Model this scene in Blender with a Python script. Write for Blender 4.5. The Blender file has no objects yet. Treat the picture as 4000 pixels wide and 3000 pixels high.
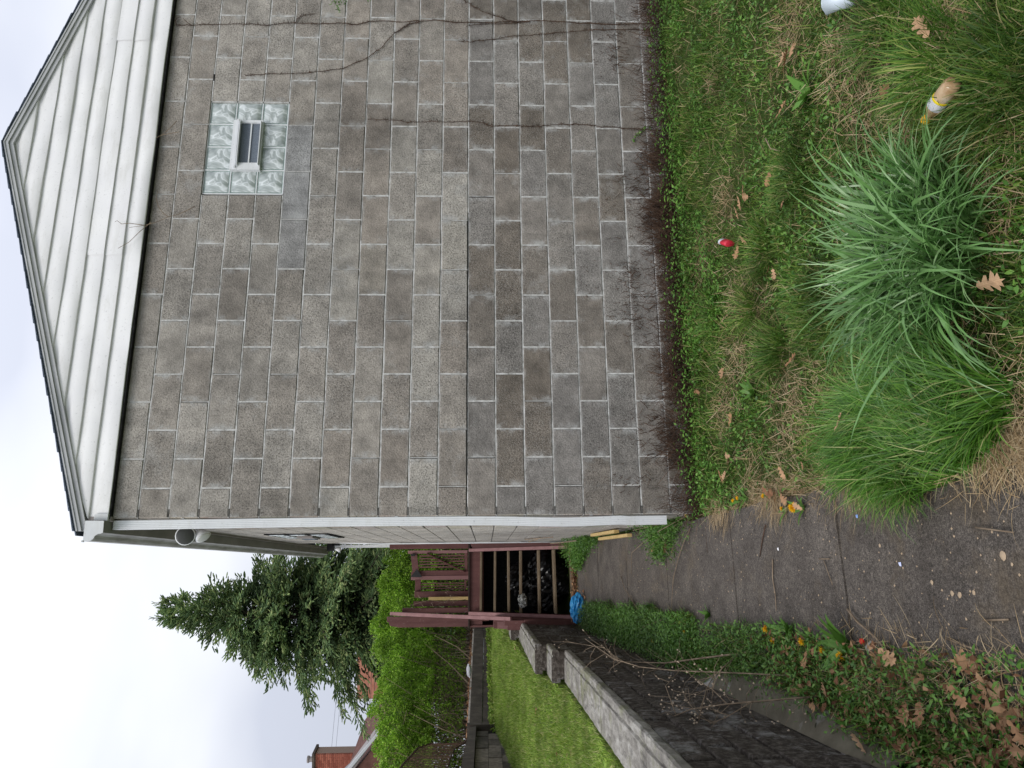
import bpy, math, random
import numpy as np
from mathutils import Matrix, Vector
random.seed(7)
rng = np.random.default_rng(11)
scene = bpy.context.scene
col = scene.collection

# ---------------------------------------------------------------- camera
CAMF = 2830.96
CAMC = np.array([-0.359136, -5.08147, 1.493372])
CM = np.array([[0.96890506, -0.24742608, -0.00181988],
               [-0.0107115, -0.03459513, -0.99934401],
               [0.24720081, 0.96828896, -0.0361697]])
cam_d = bpy.data.cameras.new('camera')
cam = bpy.data.objects.new('camera', cam_d)
col.objects.link(cam)
cam_d.sensor_width = 36
cam_d.lens = CAMF / 4000 * 36
cam_d.clip_start = 0.05
cam_d.clip_end = 2000
r0, r1, r2 = [Vector(r) for r in CM]
mw = Matrix((r1, r0, -r2)).transposed().to_4x4()      # the phone was held upright: the picture lies on its side
mw.translation = Vector(CAMC)
cam.matrix_world = mw
scene.camera = cam

# ---------------------------------------------------------------- light
SUN_EL, SUN_AZ = math.radians(50), math.radians(213)
world = bpy.data.worlds.new('World')
scene.world = world
world.use_nodes = True
wn, wl = world.node_tree.nodes, world.node_tree.links
wn.clear()
wo = wn.new('ShaderNodeOutputWorld'); bg = wn.new('ShaderNodeBackground')
sky = wn.new('ShaderNodeTexSky'); sky.sky_type = 'NISHITA'; sky.sun_disc = False
sky.sun_elevation = SUN_EL; sky.sun_rotation = SUN_AZ; sky.air_density = 1.2; sky.dust_density = 3
tc = wn.new('ShaderNodeTexCoord')
mp = wn.new('ShaderNodeMapping'); mp.inputs['Scale'].default_value = (1, 1, 2.2); mp.inputs['Location'].default_value = (0.7, 2.9, .2)
nz = wn.new('ShaderNodeTexNoise'); nz.inputs['Scale'].default_value = 1.7; nz.inputs['Detail'].default_value = 4; nz.inputs['Roughness'].default_value = .45
wl.new(tc.outputs['Generated'], mp.inputs['Vector']); wl.new(mp.outputs[0], nz.inputs['Vector'])
cr = wn.new('ShaderNodeValToRGB')
cr.color_ramp.elements[0].position = .38; cr.color_ramp.elements[0].color = (5.5, 5.8, 6.7, 1)
cr.color_ramp.elements[1].position = .62; cr.color_ramp.elements[1].color = (7.8, 8.0, 8.5, 1)
wl.new(nz.outputs['Fac'], cr.inputs[0])
# overcast: the zenith is brighter than the horizon
sx = wn.new('ShaderNodeSeparateXYZ'); wl.new(tc.outputs['Generated'], sx.inputs[0])
mr = wn.new('ShaderNodeMapRange'); mr.inputs[1].default_value = 0; mr.inputs[2].default_value = .8
mr.inputs[3].default_value = .80; mr.inputs[4].default_value = 1.34
wl.new(sx.outputs['Z'], mr.inputs[0])
vm = wn.new('ShaderNodeVectorMath'); vm.operation = 'SCALE'
wl.new(cr.outputs[0], vm.inputs[0]); wl.new(mr.outputs[0], vm.inputs['Scale'])
mx = wn.new('ShaderNodeMix'); mx.data_type = 'RGBA'; mx.inputs[0].default_value = .93
wl.new(sky.outputs[0], mx.inputs[6]); wl.new(vm.outputs[0], mx.inputs[7])
wl.new(mx.outputs[2], bg.inputs['Color']); bg.inputs['Strength'].default_value = 0.1
wl.new(bg.outputs[0], wo.inputs['Surface'])
sun_d = bpy.data.lights.new('sun', 'SUN'); sun_d.energy = 1.35; sun_d.angle = math.radians(25); sun_d.color = (1, .96, .9)
sun = bpy.data.objects.new('sun', sun_d); col.objects.link(sun)
sd = Vector((math.sin(SUN_AZ) * math.cos(SUN_EL), math.cos(SUN_AZ) * math.cos(SUN_EL), math.sin(SUN_EL)))
sun.rotation_euler = sd.to_track_quat('Z', 'Y').to_euler()
scene.view_settings.view_transform = 'Standard'
scene.view_settings.look = 'None'
scene.view_settings.exposure = 0.38
scene.view_settings.gamma = 1
scene.view_settings.use_curve_mapping = False

# ---------------------------------------------------------------- helpers
def ray(x, y):
    return CM.T @ np.array([((3000 - y) - 1500) / CAMF, (x - 2000) / CAMF, 1.])
def at(x, y, dep):                      # a point seen in the photograph, at a given distance
    return Vector(CAMC + ray(x, y) * dep)
def on(x, y, ax, v):                    # ... or on a given plane
    r = ray(x, y); return Vector(CAMC + r * ((v - CAMC[ax]) / r[ax]))
def gz(y):                              # the side yard rises gently towards the steps
    return np.interp(y, [-60, -3, 0, 5, 7], [-.3, -.12, 0, .27, .35])
def lz(y):
    return np.interp(y, [-60, 1.5, 2.6, 6, 8.5, 12.5], [.6, .79, 1.0, 1.1, 1.30, 1.36])
def ong(x, y, f=gz):
    z = 0.
    for _ in range(40):
        p = on(x, y, 2, z); z = .5 * z + .5 * float(f(p.y))
    return Vector((p.x, p.y, z))

def link(o, parent=None):
    col.objects.link(o)
    if parent is not None: o.parent = parent
    return o
def empty(name, label, cat, loc=(0, 0, 0), rot=(0, 0, 0), group=None):
    o = bpy.data.objects.new(name, None); o.location = loc; o.rotation_euler = rot
    o.empty_display_size = .1
    o['label'] = label; o['category'] = cat
    if group: o['group'] = group
    return link(o)
def tag(o, label, cat, group=None, kind=None):
    if label: o['label'] = label
    if cat: o['category'] = cat
    if group: o['group'] = group
    if kind: o['kind'] = kind
    return o

class MB:
    def __init__(s): s.v = []; s.f = []
    def add(s, v, f):
        n = len(s.v); s.v += [tuple(p) for p in v]; s.f += [tuple(i + n for i in q) for q in f]
    def box(s, x0, x1, y0, y1, z0, z1):
        s.add([(x0, y0, z0), (x1, y0, z0), (x1, y1, z0), (x0, y1, z0), (x0, y0, z1), (x1, y0, z1), (x1, y1, z1), (x0, y1, z1)],
              [(0, 3, 2, 1), (4, 5, 6, 7), (0, 1, 5, 4), (1, 2, 6, 5), (2, 3, 7, 6), (3, 0, 4, 7)])
    def beam(s, a, b, w, h, up=(0, 0, 1)):          # rectangular bar from a to b
        a, b = Vector(a), Vector(b); d = (b - a).normalized(); up = Vector(up)
        x = d.cross(up).normalized(); u = x.cross(d).normalized()
        vs = []
        for p in (a, b):
            for i, j in ((-1, -1), (1, -1), (1, 1), (-1, 1)):
                vs.append(p + x * i * w / 2 + u * j * h / 2)
        s.add(vs, [(0, 1, 2, 3), (7, 6, 5, 4), (0, 4, 5, 1), (1, 5, 6, 2), (2, 6, 7, 3), (3, 7, 4, 0)])
    def tube(s, pts, rad, n=6, cap=True):
        pts = [Vector(p) for p in pts]
        rad = rad if hasattr(rad, '__len__') else [rad] * len(pts)
        base = len(s.v); prev = None
        for i, p in enumerate(pts):
            d = (pts[min(i + 1, len(pts) - 1)] - pts[max(i - 1, 0)])
            d = d.normalized() if d.length > 1e-9 else Vector((0, 0, 1))
            if prev is None: x = d.orthogonal().normalized()
            else:
                x = prev - d * prev.dot(d); x = x.normalized() if x.length > 1e-6 else d.orthogonal().normalized()
            prev = x; y = d.cross(x)
            for k in range(n):
                a = 2 * math.pi * k / n
                s.v.append(tuple(p + (x * math.cos(a) + y * math.sin(a)) * rad[i]))
        for i in range(len(pts) - 1):
            for k in range(n):
                a = base + i * n + k; b = base + i * n + (k + 1) % n
                s.f.append((a, b, b + n, a + n))
        if cap:
            s.f.append(tuple(base + k for k in reversed(range(n))))
            s.f.append(tuple(base + (len(pts) - 1) * n + k for k in range(n)))
    def lathe(s, prof, n=20, M=None):               # prof: (r, z)
        M = M or Matrix(); base = len(s.v)
        for r, z in prof:
            for k in range(n):
                a = 2 * math.pi * k / n; s.v.append(tuple(M @ Vector((r * math.cos(a), r * math.sin(a), z))))
        for i in range(len(prof) - 1):
            for k in range(n):
                a = base + i * n + k; b = base + i * n + (k + 1) % n
                s.f.append((a, b, b + n, a + n))
        s.f.append(tuple(base + k for k in reversed(range(n)))); s.f.append(tuple(base + (len(prof) - 1) * n + k for k in range(n)))
    def mesh(s, name, mat=None, smooth=False):
        me = bpy.data.meshes.new(name); me.from_pydata(s.v, [], s.f); me.update()
        if mat: me.materials.append(mat)
        if smooth: me.polygons.foreach_set('use_smooth', [True] * len(me.polygons))
        return me
    def build(s, name, mat, parent=None, loc=None, smooth=False, bevel=0):
        o = bpy.data.objects.new(name, s.mesh(name, mat, smooth))
        if loc is not None: o.location = loc
        link(o, parent)
        if bevel:
            m = o.modifiers.new('bevel', 'BEVEL'); m.width = bevel; m.segments = 1; m.limit_method = 'ANGLE'
        return o

def np_mesh(name, V, F, mat, smooth=True, parent=None):   # V (n,3), F (m,k)
    me = bpy.data.meshes.new(name)
    V = np.ascontiguousarray(V, dtype=np.float32); F = np.ascontiguousarray(F, dtype=np.int32)
    me.vertices.add(len(V)); me.vertices.foreach_set('co', V.ravel())
    me.loops.add(F.size); me.loops.foreach_set('vertex_index', F.ravel())
    me.polygons.add(len(F)); me.polygons.foreach_set('loop_start', np.arange(len(F), dtype=np.int32) * F.shape[1])
    me.polygons.foreach_set('use_smooth', np.full(len(F), smooth))
    me.update(calc_edges=True); me.validate()
    if mat: me.materials.append(mat)
    if name is None: return me
    o = bpy.data.objects.new(name, me); return link(o, parent)

def vnoise(x, y, seed=0):
    def h(i, j):
        n = np.sin(i * 127.1 + j * 311.7 + seed * 74.7) * 43758.5453
        return n - np.floor(n)
    i, j = np.floor(x), np.floor(y); fx, fy = x - i, y - j
    fx = fx * fx * (3 - 2 * fx); fy = fy * fy * (3 - 2 * fy)
    return (h(i, j) * (1 - fx) + h(i + 1, j) * fx) * (1 - fy) + (h(i, j + 1) * (1 - fx) + h(i + 1, j + 1) * fx) * fy
def fbm(x, y, seed=0):
    return (vnoise(x, y, seed) + .5 * vnoise(2.1 * x, 2.1 * y, seed + 3) + .25 * vnoise(4.3 * x, 4.3 * y, seed + 5)) / 1.75

def unit(a): return a / np.maximum(np.linalg.norm(a, axis=1, keepdims=True), 1e-9)
def blades(base, L, W, lean, bend, segs=3, az=None, fold=False, seed=0):
    """grass blades as tapered, arching ribbons: returns V, F (quads)"""
    n = len(base); r = np.random.default_rng(seed)
    if az is None: az = r.uniform(0, 2 * np.pi, n)
    d = np.stack([np.cos(az), np.sin(az), np.zeros(n)], 1)
    twist = az + np.pi / 2 + r.normal(0, .5, n)
    sd_ = np.stack([np.cos(twist), np.sin(twist), r.normal(0, .15, n)], 1)
    V = np.zeros((n, segs + 1, 2, 3))
    L = np.broadcast_to(L, n); W = np.broadcast_to(W, n); lean = np.broadcast_to(lean, n); bend = np.broadcast_to(bend, n)
    p = base.copy(); th = lean.copy(); step = L / segs
    for i in range(segs + 1):
        t = i / segs
        w = W * (1 - t ** 2.2) * (0.75 + .5 * min(t * 3, 1) * .6) * .5 + .0003
        V[:, i, 0] = p - sd_ * w[:, None]; V[:, i, 1] = p + sd_ * w[:, None]
        th = lean + bend * (t + .5 / segs) ** 1.3
        p = p + (d * np.sin(th)[:, None] + np.array([0, 0, 1.]) * np.cos(th)[:, None]) * step[:, None]
    idx = np.arange(n)[:, None] * (segs + 1) * 2
    F = []
    for i in range(segs):
        a = idx + 2 * i
        F.append(np.concatenate([a, a + 1, a + 3, a + 2], 1))
    F = np.stack(F, 1).reshape(-1, 4)
    return V.reshape(-1, 3), F
def leaves(base, size, dirv, nrm, aspect=.5, fold=.2, curl=.15):
    """pointed oval leaves, 6 vertices: stem, 2 shoulders, 2 upper, tip"""
    n = len(base); dirv = unit(dirv); sdv = unit(np.cross(nrm, dirv)); up = np.cross(dirv, sdv)
    size = np.broadcast_to(size, n)[:, None]
    a = aspect
    P = [base, base + dirv * size * .33 + sdv * size * a * .5 + up * size * fold * .5, base + dirv * size * .33 - sdv * size * a * .5 + up * size * fold * .5,
         base + dirv * size * .72 + sdv * size * a * .33 + up * size * (fold * .3 - curl * .5), base + dirv * size * .72 - sdv * size * a * .33 + up * size * (fold * .3 - curl * .5),
         base + dirv * size - up * size * curl]
    V = np.stack(P, 1)
    i = np.arange(n)[:, None] * 6
    F = np.concatenate([np.concatenate([i, i + 2, i + 1], 1), np.concatenate([i + 1, i + 2, i + 4], 1),
                        np.concatenate([i + 1, i + 4, i + 3], 1), np.concatenate([i + 3, i + 4, i + 5], 1)], 0)
    return V.reshape(-1, 3), F
def twigs(a, b, r0_, r1_, mid=None):
    """thin triangular stems from a to b (bent through mid)"""
    n = len(a); d = unit(b - a)
    x = unit(np.cross(d, np.array([.3, .5, .8]))); y = np.cross(d, x)
    if mid is None: mid = (a + b) / 2
    rings = []
    for p, r in ((a, r0_), (mid, (np.asarray(r0_) + r1_) / 2), (b, r1_)):
        r = np.broadcast_to(r, n)[:, None]
        for k in range(3):
            an = 2 * np.pi * k / 3; rings.append(p + (x * np.cos(an) + y * np.sin(an)) * r)
    V = np.stack(rings, 1).reshape(-1, 3)
    i = np.arange(n)[:, None] * 9; F = []
    for s_ in (0, 3):
        for k in range(3):
            F.append(np.concatenate([i + s_ + k, i + s_ + (k + 1) % 3, i + s_ + 3 + (k + 1) % 3, i + s_ + 3 + k], 1))
    return V, np.concatenate(F, 0)
def cat(parts):
    Vs, Fs, n = [], [], 0
    for V, F in parts:
        Vs.append(V); Fs.append(F + n); n += len(V)
    return np.concatenate(Vs), np.concatenate(Fs)

# ---------------------------------------------------------------- materials
def S(c): return (c[0], c[1], c[2], 1)
class Mat:
    def __init__(s, name, color=(.5, .5, .5), rough=.8, spec=.3, metal=0):
        s.m = bpy.data.materials.new(name); s.m.use_nodes = True
        s.n = s.m.node_tree.nodes; s.l = s.m.node_tree.links
        s.b = s.n['Principled BSDF']
        s.b.inputs['Base Color'].default_value = S(color); s.b.inputs['Roughness'].default_value = rough
        s.b.inputs['Specular IOR Level'].default_value = spec; s.b.inputs['Metallic'].default_value = metal
        s.geo = s.n.new('ShaderNodeNewGeometry'); s.tcn = s.n.new('ShaderNodeTexCoord')
    def noise(s, scale, detail=4, rough=.55, vec='world', stretch=None, dist=0):
        t = s.n.new('ShaderNodeTexNoise'); t.inputs['Scale'].default_value = scale; t.inputs['Detail'].default_value = detail
        t.inputs['Roughness'].default_value = rough; t.inputs['Distortion'].default_value = dist
        v = s.geo.outputs['Position'] if vec == 'world' else s.tcn.outputs['Object']
        if stretch:
            m = s.n.new('ShaderNodeMapping'); m.inputs['Scale'].default_value = stretch; s.l.new(v, m.inputs[0]); v = m.outputs[0]
        s.l.new(v, t.inputs['Vector']); return t.outputs['Fac']
    def voro(s, scale, feat='F1'):
        t = s.n.new('ShaderNodeTexVoronoi'); t.inputs['Scale'].default_value = scale; t.feature = feat
        s.l.new(s.geo.outputs['Position'], t.inputs['Vector']); return t.outputs['Distance']
    def ramp(s, fac, stops):
        r = s.n.new('ShaderNodeValToRGB'); e = r.color_ramp.elements
        while len(e) < len(stops): e.new(.5)
        for i, (p, c) in enumerate(stops):
            e[i].position = p; e[i].color = S(c) if hasattr(c, '__len__') else (c, c, c, 1)
        s.l.new(fac, r.inputs[0]); return r.outputs[0]
    def mix(s, a, b, fac, mode='MIX'):
        m = s.n.new('ShaderNodeMix'); m.data_type = 'RGBA'; m.blend_type = mode
        for k, v in ((0, fac), (6, a), (7, b)):
            if hasattr(v, 'is_linked') or hasattr(v, 'links'): s.l.new(v, m.inputs[k])
            elif hasattr(v, '__len__'): m.inputs[k].default_value = S(v)
            else: m.inputs[k].default_value = v if k == 0 else (v, v, v, 1)
        return m.outputs[2]
    def math(s, op, a, b=0):
        m = s.n.new('ShaderNodeMath'); m.operation = op
        for k, v in ((0, a), (1, b)):
            if hasattr(v, 'links'): s.l.new(v, m.inputs[k])
            else: m.inputs[k].default_value = v
        return m.outputs[0]
    def color(s, c): s.l.new(c, s.b.inputs['Base Color']); return s
    def bump(s, h, strength=.5, dist=.01):
        bn = s.n.new('ShaderNodeBump'); bn.inputs['Strength'].default_value = strength; bn.inputs['Distance'].default_value = dist
        s.l.new(h, bn.inputs['Height']); s.l.new(bn.outputs[0], s.b.inputs['Normal']); return s
    def island(s): return s.geo.outputs['Random Per Island']
    def objrand(s):
        o = s.n.new('ShaderNodeObjectInfo'); return o.outputs['Random']
    def objcol(s):
        o = s.n.new('ShaderNodeObjectInfo'); return o.outputs['Color']
    def leafy(s, trans=.35):              # thin leaf: part of the light passes through
        t = s.n.new('ShaderNodeBsdfTranslucent'); mxs = s.n.new('ShaderNodeMixShader'); mxs.inputs[0].default_value = trans
        src = s.b.inputs['Base Color']
        if src.is_linked: s.l.new(src.links[0].from_socket, t.inputs['Color'])
        else: t.inputs['Color'].default_value = src.default_value
        s.l.new(s.b.outputs[0], mxs.inputs[1]); s.l.new(t.outputs[0], mxs.inputs[2])
        s.l.new(mxs.outputs[0], s.n['Material Output'].inputs['Surface']); return s

def leafmat(name, stops, trans=.35, rough=.5, spec=.35, big=1.2, dark=.75):
    m = Mat(name, rough=rough, spec=spec)
    c = m.ramp(m.island(), stops)
    v = m.ramp(m.noise(big, 3), [(.35, dark), (.65, 1.12)])
    m.color(m.mix(c, v, 1.0, 'MULTIPLY')); m.leafy(trans)
    return m.m

# concrete block
mb_ = Mat('block_concrete', rough=.93, spec=.15)
oc = mb_.objcol(); rn = mb_.objrand()
grain = mb_.noise(78, 5, .80)
grain2 = mb_.noise(230, 2, .65)
ofs = mb_.n.new('ShaderNodeVectorMath'); ofs.operation = 'ADD'
sc_ = mb_.n.new('ShaderNodeVectorMath'); sc_.operation = 'SCALE'; sc_.inputs[0].default_value = (37, 11, 53); mb_.l.new(rn, sc_.inputs['Scale'])
mb_.l.new(mb_.geo.outputs['Position'], ofs.inputs[0]); mb_.l.new(sc_.outputs[0], ofs.inputs[1])
def bnoise(scale, detail, rough):
    t = mb_.n.new('ShaderNodeTexNoise'); t.inputs['Scale'].default_value = scale; t.inputs['Detail'].default_value = detail; t.inputs['Roughness'].default_value = rough
    mb_.l.new(ofs.outputs[0], t.inputs['Vector']); return t.outputs['Fac']
mott = mb_.ramp(bnoise(8, 5, .68), [(.30, .66), (.5, .98), (.68, 1.30)])
c = mb_.mix(oc, mott, 1.0, 'MULTIPLY')
pit_amt = mb_.ramp(mb_.math('ADD', mb_.math('MULTIPLY', rn, .6), mb_.math('MULTIPLY', bnoise(5, 3, .6), .8)), [(.40, .25), (.85, 1.0)])
pitm = mb_.ramp(grain, [(.36, .22), (.45, .72), (.53, 1.06)])
c = mb_.mix(c, mb_.mix(c, pitm, 1.0, 'MULTIPLY'), pit_amt)
vd = mb_.voro(85); vpit = mb_.ramp(vd, [(.10, 0.25), (.20, 1.0)])
c = mb_.mix(c, mb_.mix(c, vpit, 1.0, 'MULTIPLY'), mb_.ramp(mb_.noise(60, 2, .6), [(.54, 0), (.60, .9)]))
lite = mb_.ramp(grain2, [(.56, 0), (.66, 1)])
c = mb_.mix(c, (.50, .48, .45), mb_.math('MULTIPLY', lite, mb_.math('MULTIPLY', pit_amt, .85)))
sxyz = mb_.n.new('ShaderNodeSeparateXYZ'); mb_.l.new(mb_.tcn.outputs['Object'], sxyz.inputs[0])
ax_ = mb_.math('ABSOLUTE', sxyz.outputs[0]); az_ = mb_.math('ABSOLUTE', sxyz.outputs[2])
edgex = mb_.ramp(ax_, [(.150, 0), (.192, 1)]); edgez = mb_.ramp(az_, [(.075, 0), (.095, .55)])
edge = mb_.math('MAXIMUM', edgex, edgez)
wash = mb_.math('MULTIPLY', edge, mb_.ramp(bnoise(11, 5, .7), [(.47, 0), (.64, .75)]))
c = mb_.mix(c, (.47, .475, .47), wash)
efl = mb_.ramp(mb_.noise(3.3, 6, .74), [(.57, 0), (.72, .48)])
c = mb_.mix(c, (.43, .43, .42), efl)
stain = mb_.ramp(mb_.noise(.9, 5, .65, stretch=(1, 1, .55)), [(.36, .72), (.5, 1.0), (.66, 1.15)])
c = mb_.mix(c, stain, 1.0, 'MULTIPLY')
strk = mb_.ramp(mb_.noise(5.5, 5, .7, stretch=(1.6, 1, .16)), [(.58, 1.0), (.74, .70)])
c = mb_.mix(c, strk, 1.0, 'MULTIPLY')
mb_.color(c); mb_.bump(mb_.math('ADD', mb_.math('ADD', grain, mb_.math('MULTIPLY', grain2, .5)), mb_.math('MULTIPLY', vd, .6)), .7, .006)
M_block = mb_.m
# mortar
m = Mat('mortar', rough=.95, spec=.1)
m.color(m.ramp(m.noise(22, 5, .7), [(.28, (.20, .19, .175)), (.42, (.42, .415, .40)), (.58, (.60, .60, .59)), (.8, (.74, .74, .74))])); m.bump(m.noise(120, 3), .5, .004)
M_mortar = m.m
m = Mat('dark_gap', (.02, .019, .018), .95, .05); m.color(m.ramp(m.noise(30), [(.3, .012), (.7, .035)])); M_gap = m.m
# white aluminium siding
def painted(name, c0, c1, rough=.45, spec=.4, scale=3, bump=.1):
    m = Mat(name, rough=rough, spec=spec)
    c = m.mix(m.ramp(m.noise(scale, 4), [(.35, c0), (.65, c1)]), m.ramp(m.noise(60, 3, .7), [(.27, .72), (.38, 1.0)]), 1.0, 'MULTIPLY')
    c = m.mix(c, (.50, .49, .44), m.ramp(m.noise(4, 6, .75, stretch=(.5, 1, 1.8)), [(.52, 0), (.72, .38)]))
    m.color(c)
    m.bump(m.noise(scale * 1.5, 2), bump, .004); return m.m
M_siding = painted('white_siding', (.78, .78, .79), (.85, .85, .85), .42)
M_whitetrim = painted('white_trim', (.66, .68, .70), (.74, .76, .78), .38)
M_greytrim = painted('grey_rake_trim', (.40, .41, .42), (.52, .53, .54), .45)
m = Mat('aged_gutter', rough=.55, spec=.35)
m.color(m.ramp(m.noise(14, 6, .7, stretch=(1, .25, 1)), [(.3, (.19, .18, .165)), (.5, (.33, .32, .30)), (.75, (.52, .52, .51))])); M_gutter = m.m
m = Mat('gutter_underside', rough=.7); m.color(m.ramp(m.noise(5, 4), [(.3, (.20, .195, .18)), (.7, (.27, .26, .245))])); M_gutter_under = m.m  # ageing and the shading of the underside are both in this colour
m = Mat('asphalt_shingle', rough=.95, spec=.1); m.color(m.ramp(m.noise(90, 3, .7), [(.35, (.05, .065, .09)), (.7, (.16, .19, .24))])); m.bump(m.noise(120), .8, .004); M_shingle = m.m
# glass block
m = Mat('glass_block', rough=.12, spec=.9)
w1 = m.noise(4.2, 2, .5, vec='obj', dist=2.8)
m.color(m.ramp(w1, [(.30, (.25, .29, .285)), (.44, (.40, .45, .44)), (.50, (.72, .77, .78)), (.56, (.44, .49, .48)), (.70, (.60, .65, .65))]))  # swirls of refracted light are put into the glass colour
m.bump(w1, .75, .02); m.b.inputs['Coat Weight'].default_value = .5; M_glass = m.m
m = Mat('glass_block_edge', (.20, .30, .27), .15, .8); m.color(m.ramp(m.noise(30), [(.3, (.17, .25, .23)), (.7, (.42, .50, .47))])); M_glassedge = m.m
m = Mat('insect_screen', rough=.7, spec=.3); m.color(m.ramp(m.noise(400, 1), [(.4, (.10, .12, .15)), (.6, (.17, .20, .24))])); M_screen = m.m
# maroon paint
def maroon(name, a, b):
    m = Mat(name, rough=.62, spec=.3)
    g = m.noise(14, 5, .65, stretch=(1, 1, .25)); wear = m.ramp(m.noise(32, 4, .75), [(.60, 0), (.74, .55)])
    m.color(m.mix(m.ramp(g, [(.3, a), (.7, b)]), (.30, .22, .21), wear)); m.bump(g, .25, .003); return m.m
M_maroon = maroon('maroon_paint', (.090, .036, .034), (.145, .062, .058))
M_maroon_top = maroon('pale_maroon_paint', (.18, .088, .088), (.28, .15, .15))  # paler maroon for caps, handrail, post facing and a gate stile
m = Mat('worn_tread', rough=.85)
m.color(m.ramp(m.noise(16, 5, .7, stretch=(.3, 1, 1)), [(.3, (.085, .06, .035)), (.55, (.17, .13, .085)), (.75, (.26, .21, .15))])); M_tread = m.m
m = Mat('new_pine', rough=.8); m.color(m.ramp(m.noise(10, 5, .6, stretch=(3, 3, .3)), [(.3, (.42, .29, .11)), (.7, (.60, .45, .21))])); M_pine = m.m
m = Mat('black_iron', (.015, .015, .016), .55, .4); M_black = m.m
m = Mat('rusty_iron', rough=.8); m.color(m.ramp(m.noise(40, 4), [(.35, (.03, .018, .012)), (.7, (.11, .06, .035))])); M_rust = m.m
# dark weathered wall
m = Mat('blackened_block', rough=.95, spec=.12)
a = m.noise(26, 7, .75); st = m.noise(3.2, 7, .78)
c = m.ramp(a, [(.28, (.030, .025, .021)), (.48, (.085, .072, .062)), (.70, (.24, .215, .19))])
c = m.mix(c, (.38, .37, .36), m.ramp(st, [(.53, 0), (.63, .8)]))
m.color(c); m.bump(m.noise(38, 6, .75), 1.0, .03); M_dark = m.m
m = Mat('weathered_coping', rough=.93, spec=.12)
stk = m.noise(7, 6, .7, stretch=(2.2, .8, 1))
c = m.ramp(stk, [(.28, (.10, .092, .083)), (.48, (.24, .225, .20)), (.66, (.40, .385, .35)), (.8, (.60, .59, .58))])
c = m.mix(c, (.16, .17, .07), m.ramp(m.noise(4.5, 5, .7), [(.50, 0), (.66, .65)]))
c = m.mix(c, (.07, .065, .06), m.ramp(m.noise(9, 6, .75, stretch=(2, .6, 1)), [(.54, 0), (.66, .75)]))
c = m.mix(c, (.05, .045, .04), m.ramp(m.noise(110, 3, .7), [(.58, 0), (.68, .6)]))
m.color(c); m.bump(m.noise(60, 5, .7), .7, .008); M_coping = m.m
m = Mat('brown_block', rough=.95)
m.color(m.mix(m.ramp(m.objrand(), [(.15, (.07, .06, .05)), (.85, (.22, .19, .155))]), m.ramp(m.noise(14, 5), [(.3, .55), (.7, 1.3)]), 1.0, 'MULTIPLY')); m.bump(m.noise(60), .6, .01); M_brownblock = m.m
m = Mat('brown_render', rough=.92)
m.color(m.ramp(m.noise(6, 6, .68, stretch=(1, 1, .6)), [(.28, (.045, .036, .030)), (.52, (.085, .070, .058)), (.75, (.15, .125, .10))])); m.bump(m.noise(30, 5), .6, .012); M_render = m.m
m = Mat('pale_stone_lip', rough=.9); m.color(m.ramp(m.noise(18, 4), [(.3, (.30, .25, .20)), (.7, (.62, .57, .50))])); M_lip = m.m
# path
m = Mat('damp_concrete', rough=.82, spec=.3)
c = m.ramp(m.noise(5, 6, .7), [(.28, (.064, .054, .046)), (.5, (.104, .090, .078)), (.72, (.155, .135, .115))])
c = m.mix(c, m.ramp(m.noise(190, 3, .85), [(.38, .38), (.47, .88), (.53, 1.08), (.64, 1.9)]), 1.0, 'MULTIPLY')
c = m.mix(c, (.28, .24, .19), m.ramp(m.voro(70), [(.05, .9), (.11, 0)]))
c = m.mix(c, (.15, .115, .075), m.ramp(m.noise(3.0, 5, .7), [(.54, 0), (.70, .55)]))
c = m.mix(c, m.ramp(m.noise(60, 4, .75), [(.36, .62), (.52, 1.04), (.66, 1.3)]), 1.0, 'MULTIPLY')
c = m.mix(c, (.02, .018, .016), m.ramp(m.noise(130, 2, .6), [(.64, 0), (.70, .8)]))
m.color(c); m.bump(m.noise(160, 5, .8), 1.0, .006); M_path = m.m
# soil and lawn floor
m = Mat('soil_and_thatch', rough=.97, spec=.08)
c = m.ramp(m.noise(7, 6, .7), [(.3, (.035, .033, .016)), (.5, (.07, .075, .028)), (.68, (.17, .145, .07))])
c = m.mix(c, (.05, .095, .018), m.ramp(m.noise(13, 5, .7), [(.38, 0), (.56, .85)]))
m.color(c); m.bump(m.noise(70, 6, .75), 1, .02); M_soil = m.m
m = Mat('lawn_floor', rough=.97, spec=.08)
c = m.ramp(m.noise(9, 6, .7), [(.3, (.05, .075, .02)), (.5, (.11, .17, .03)), (.68, (.26, .25, .10))])
m.color(c); m.bump(m.noise(60, 5, .7), 1, .02); M_lawn = m.m
M_path_pebble = Mat('tan_pebble', (.42, .32, .22), .9).m

M_grass = leafmat('grass_blades', [(0, (.042, .11, .014)), (.35, (.090, .205, .026)), (.74, (.165, .30, .042)), (.86, (.29, .36, .08)), (1, (.52, .44, .22))], .36, .5, .35, 2.3, .48)
M_thatch = leafmat('dry_grass', [(0, (.28, .19, .10)), (.5, (.47, .35, .20)), (1, (.62, .50, .33))], .2, .8, .1)
M_weed = leafmat('broad_weeds', [(0, (.045, .125, .018)), (.5, (.100, .235, .036)), (1, (.19, .36, .065))], .3, .42, .45)
M_iris = leafmat('bluish_blades', [(0, (.045, .14, .024)), (.45, (.115, .26, .062)), (.8, (.225, .41, .14)), (1, (.37, .52, .26))], .22, .30, .7, 5, .7)
M_fine = leafmat('fresh_fine_blades', [(0, (.040, .12, .012)), (.5, (.095, .25, .025)), (.86, (.20, .39, .06)), (1, (.48, .46, .20))], .35, .38, .5, 3, .8)
M_lawngrass = leafmat('lawn_blades', [(0, (.14, .25, .03)), (.45, (.24, .38, .05)), (.85, (.36, .46, .09)), (1, (.55, .50, .25))], .4, .5, .3, 3.2, .62)
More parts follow.
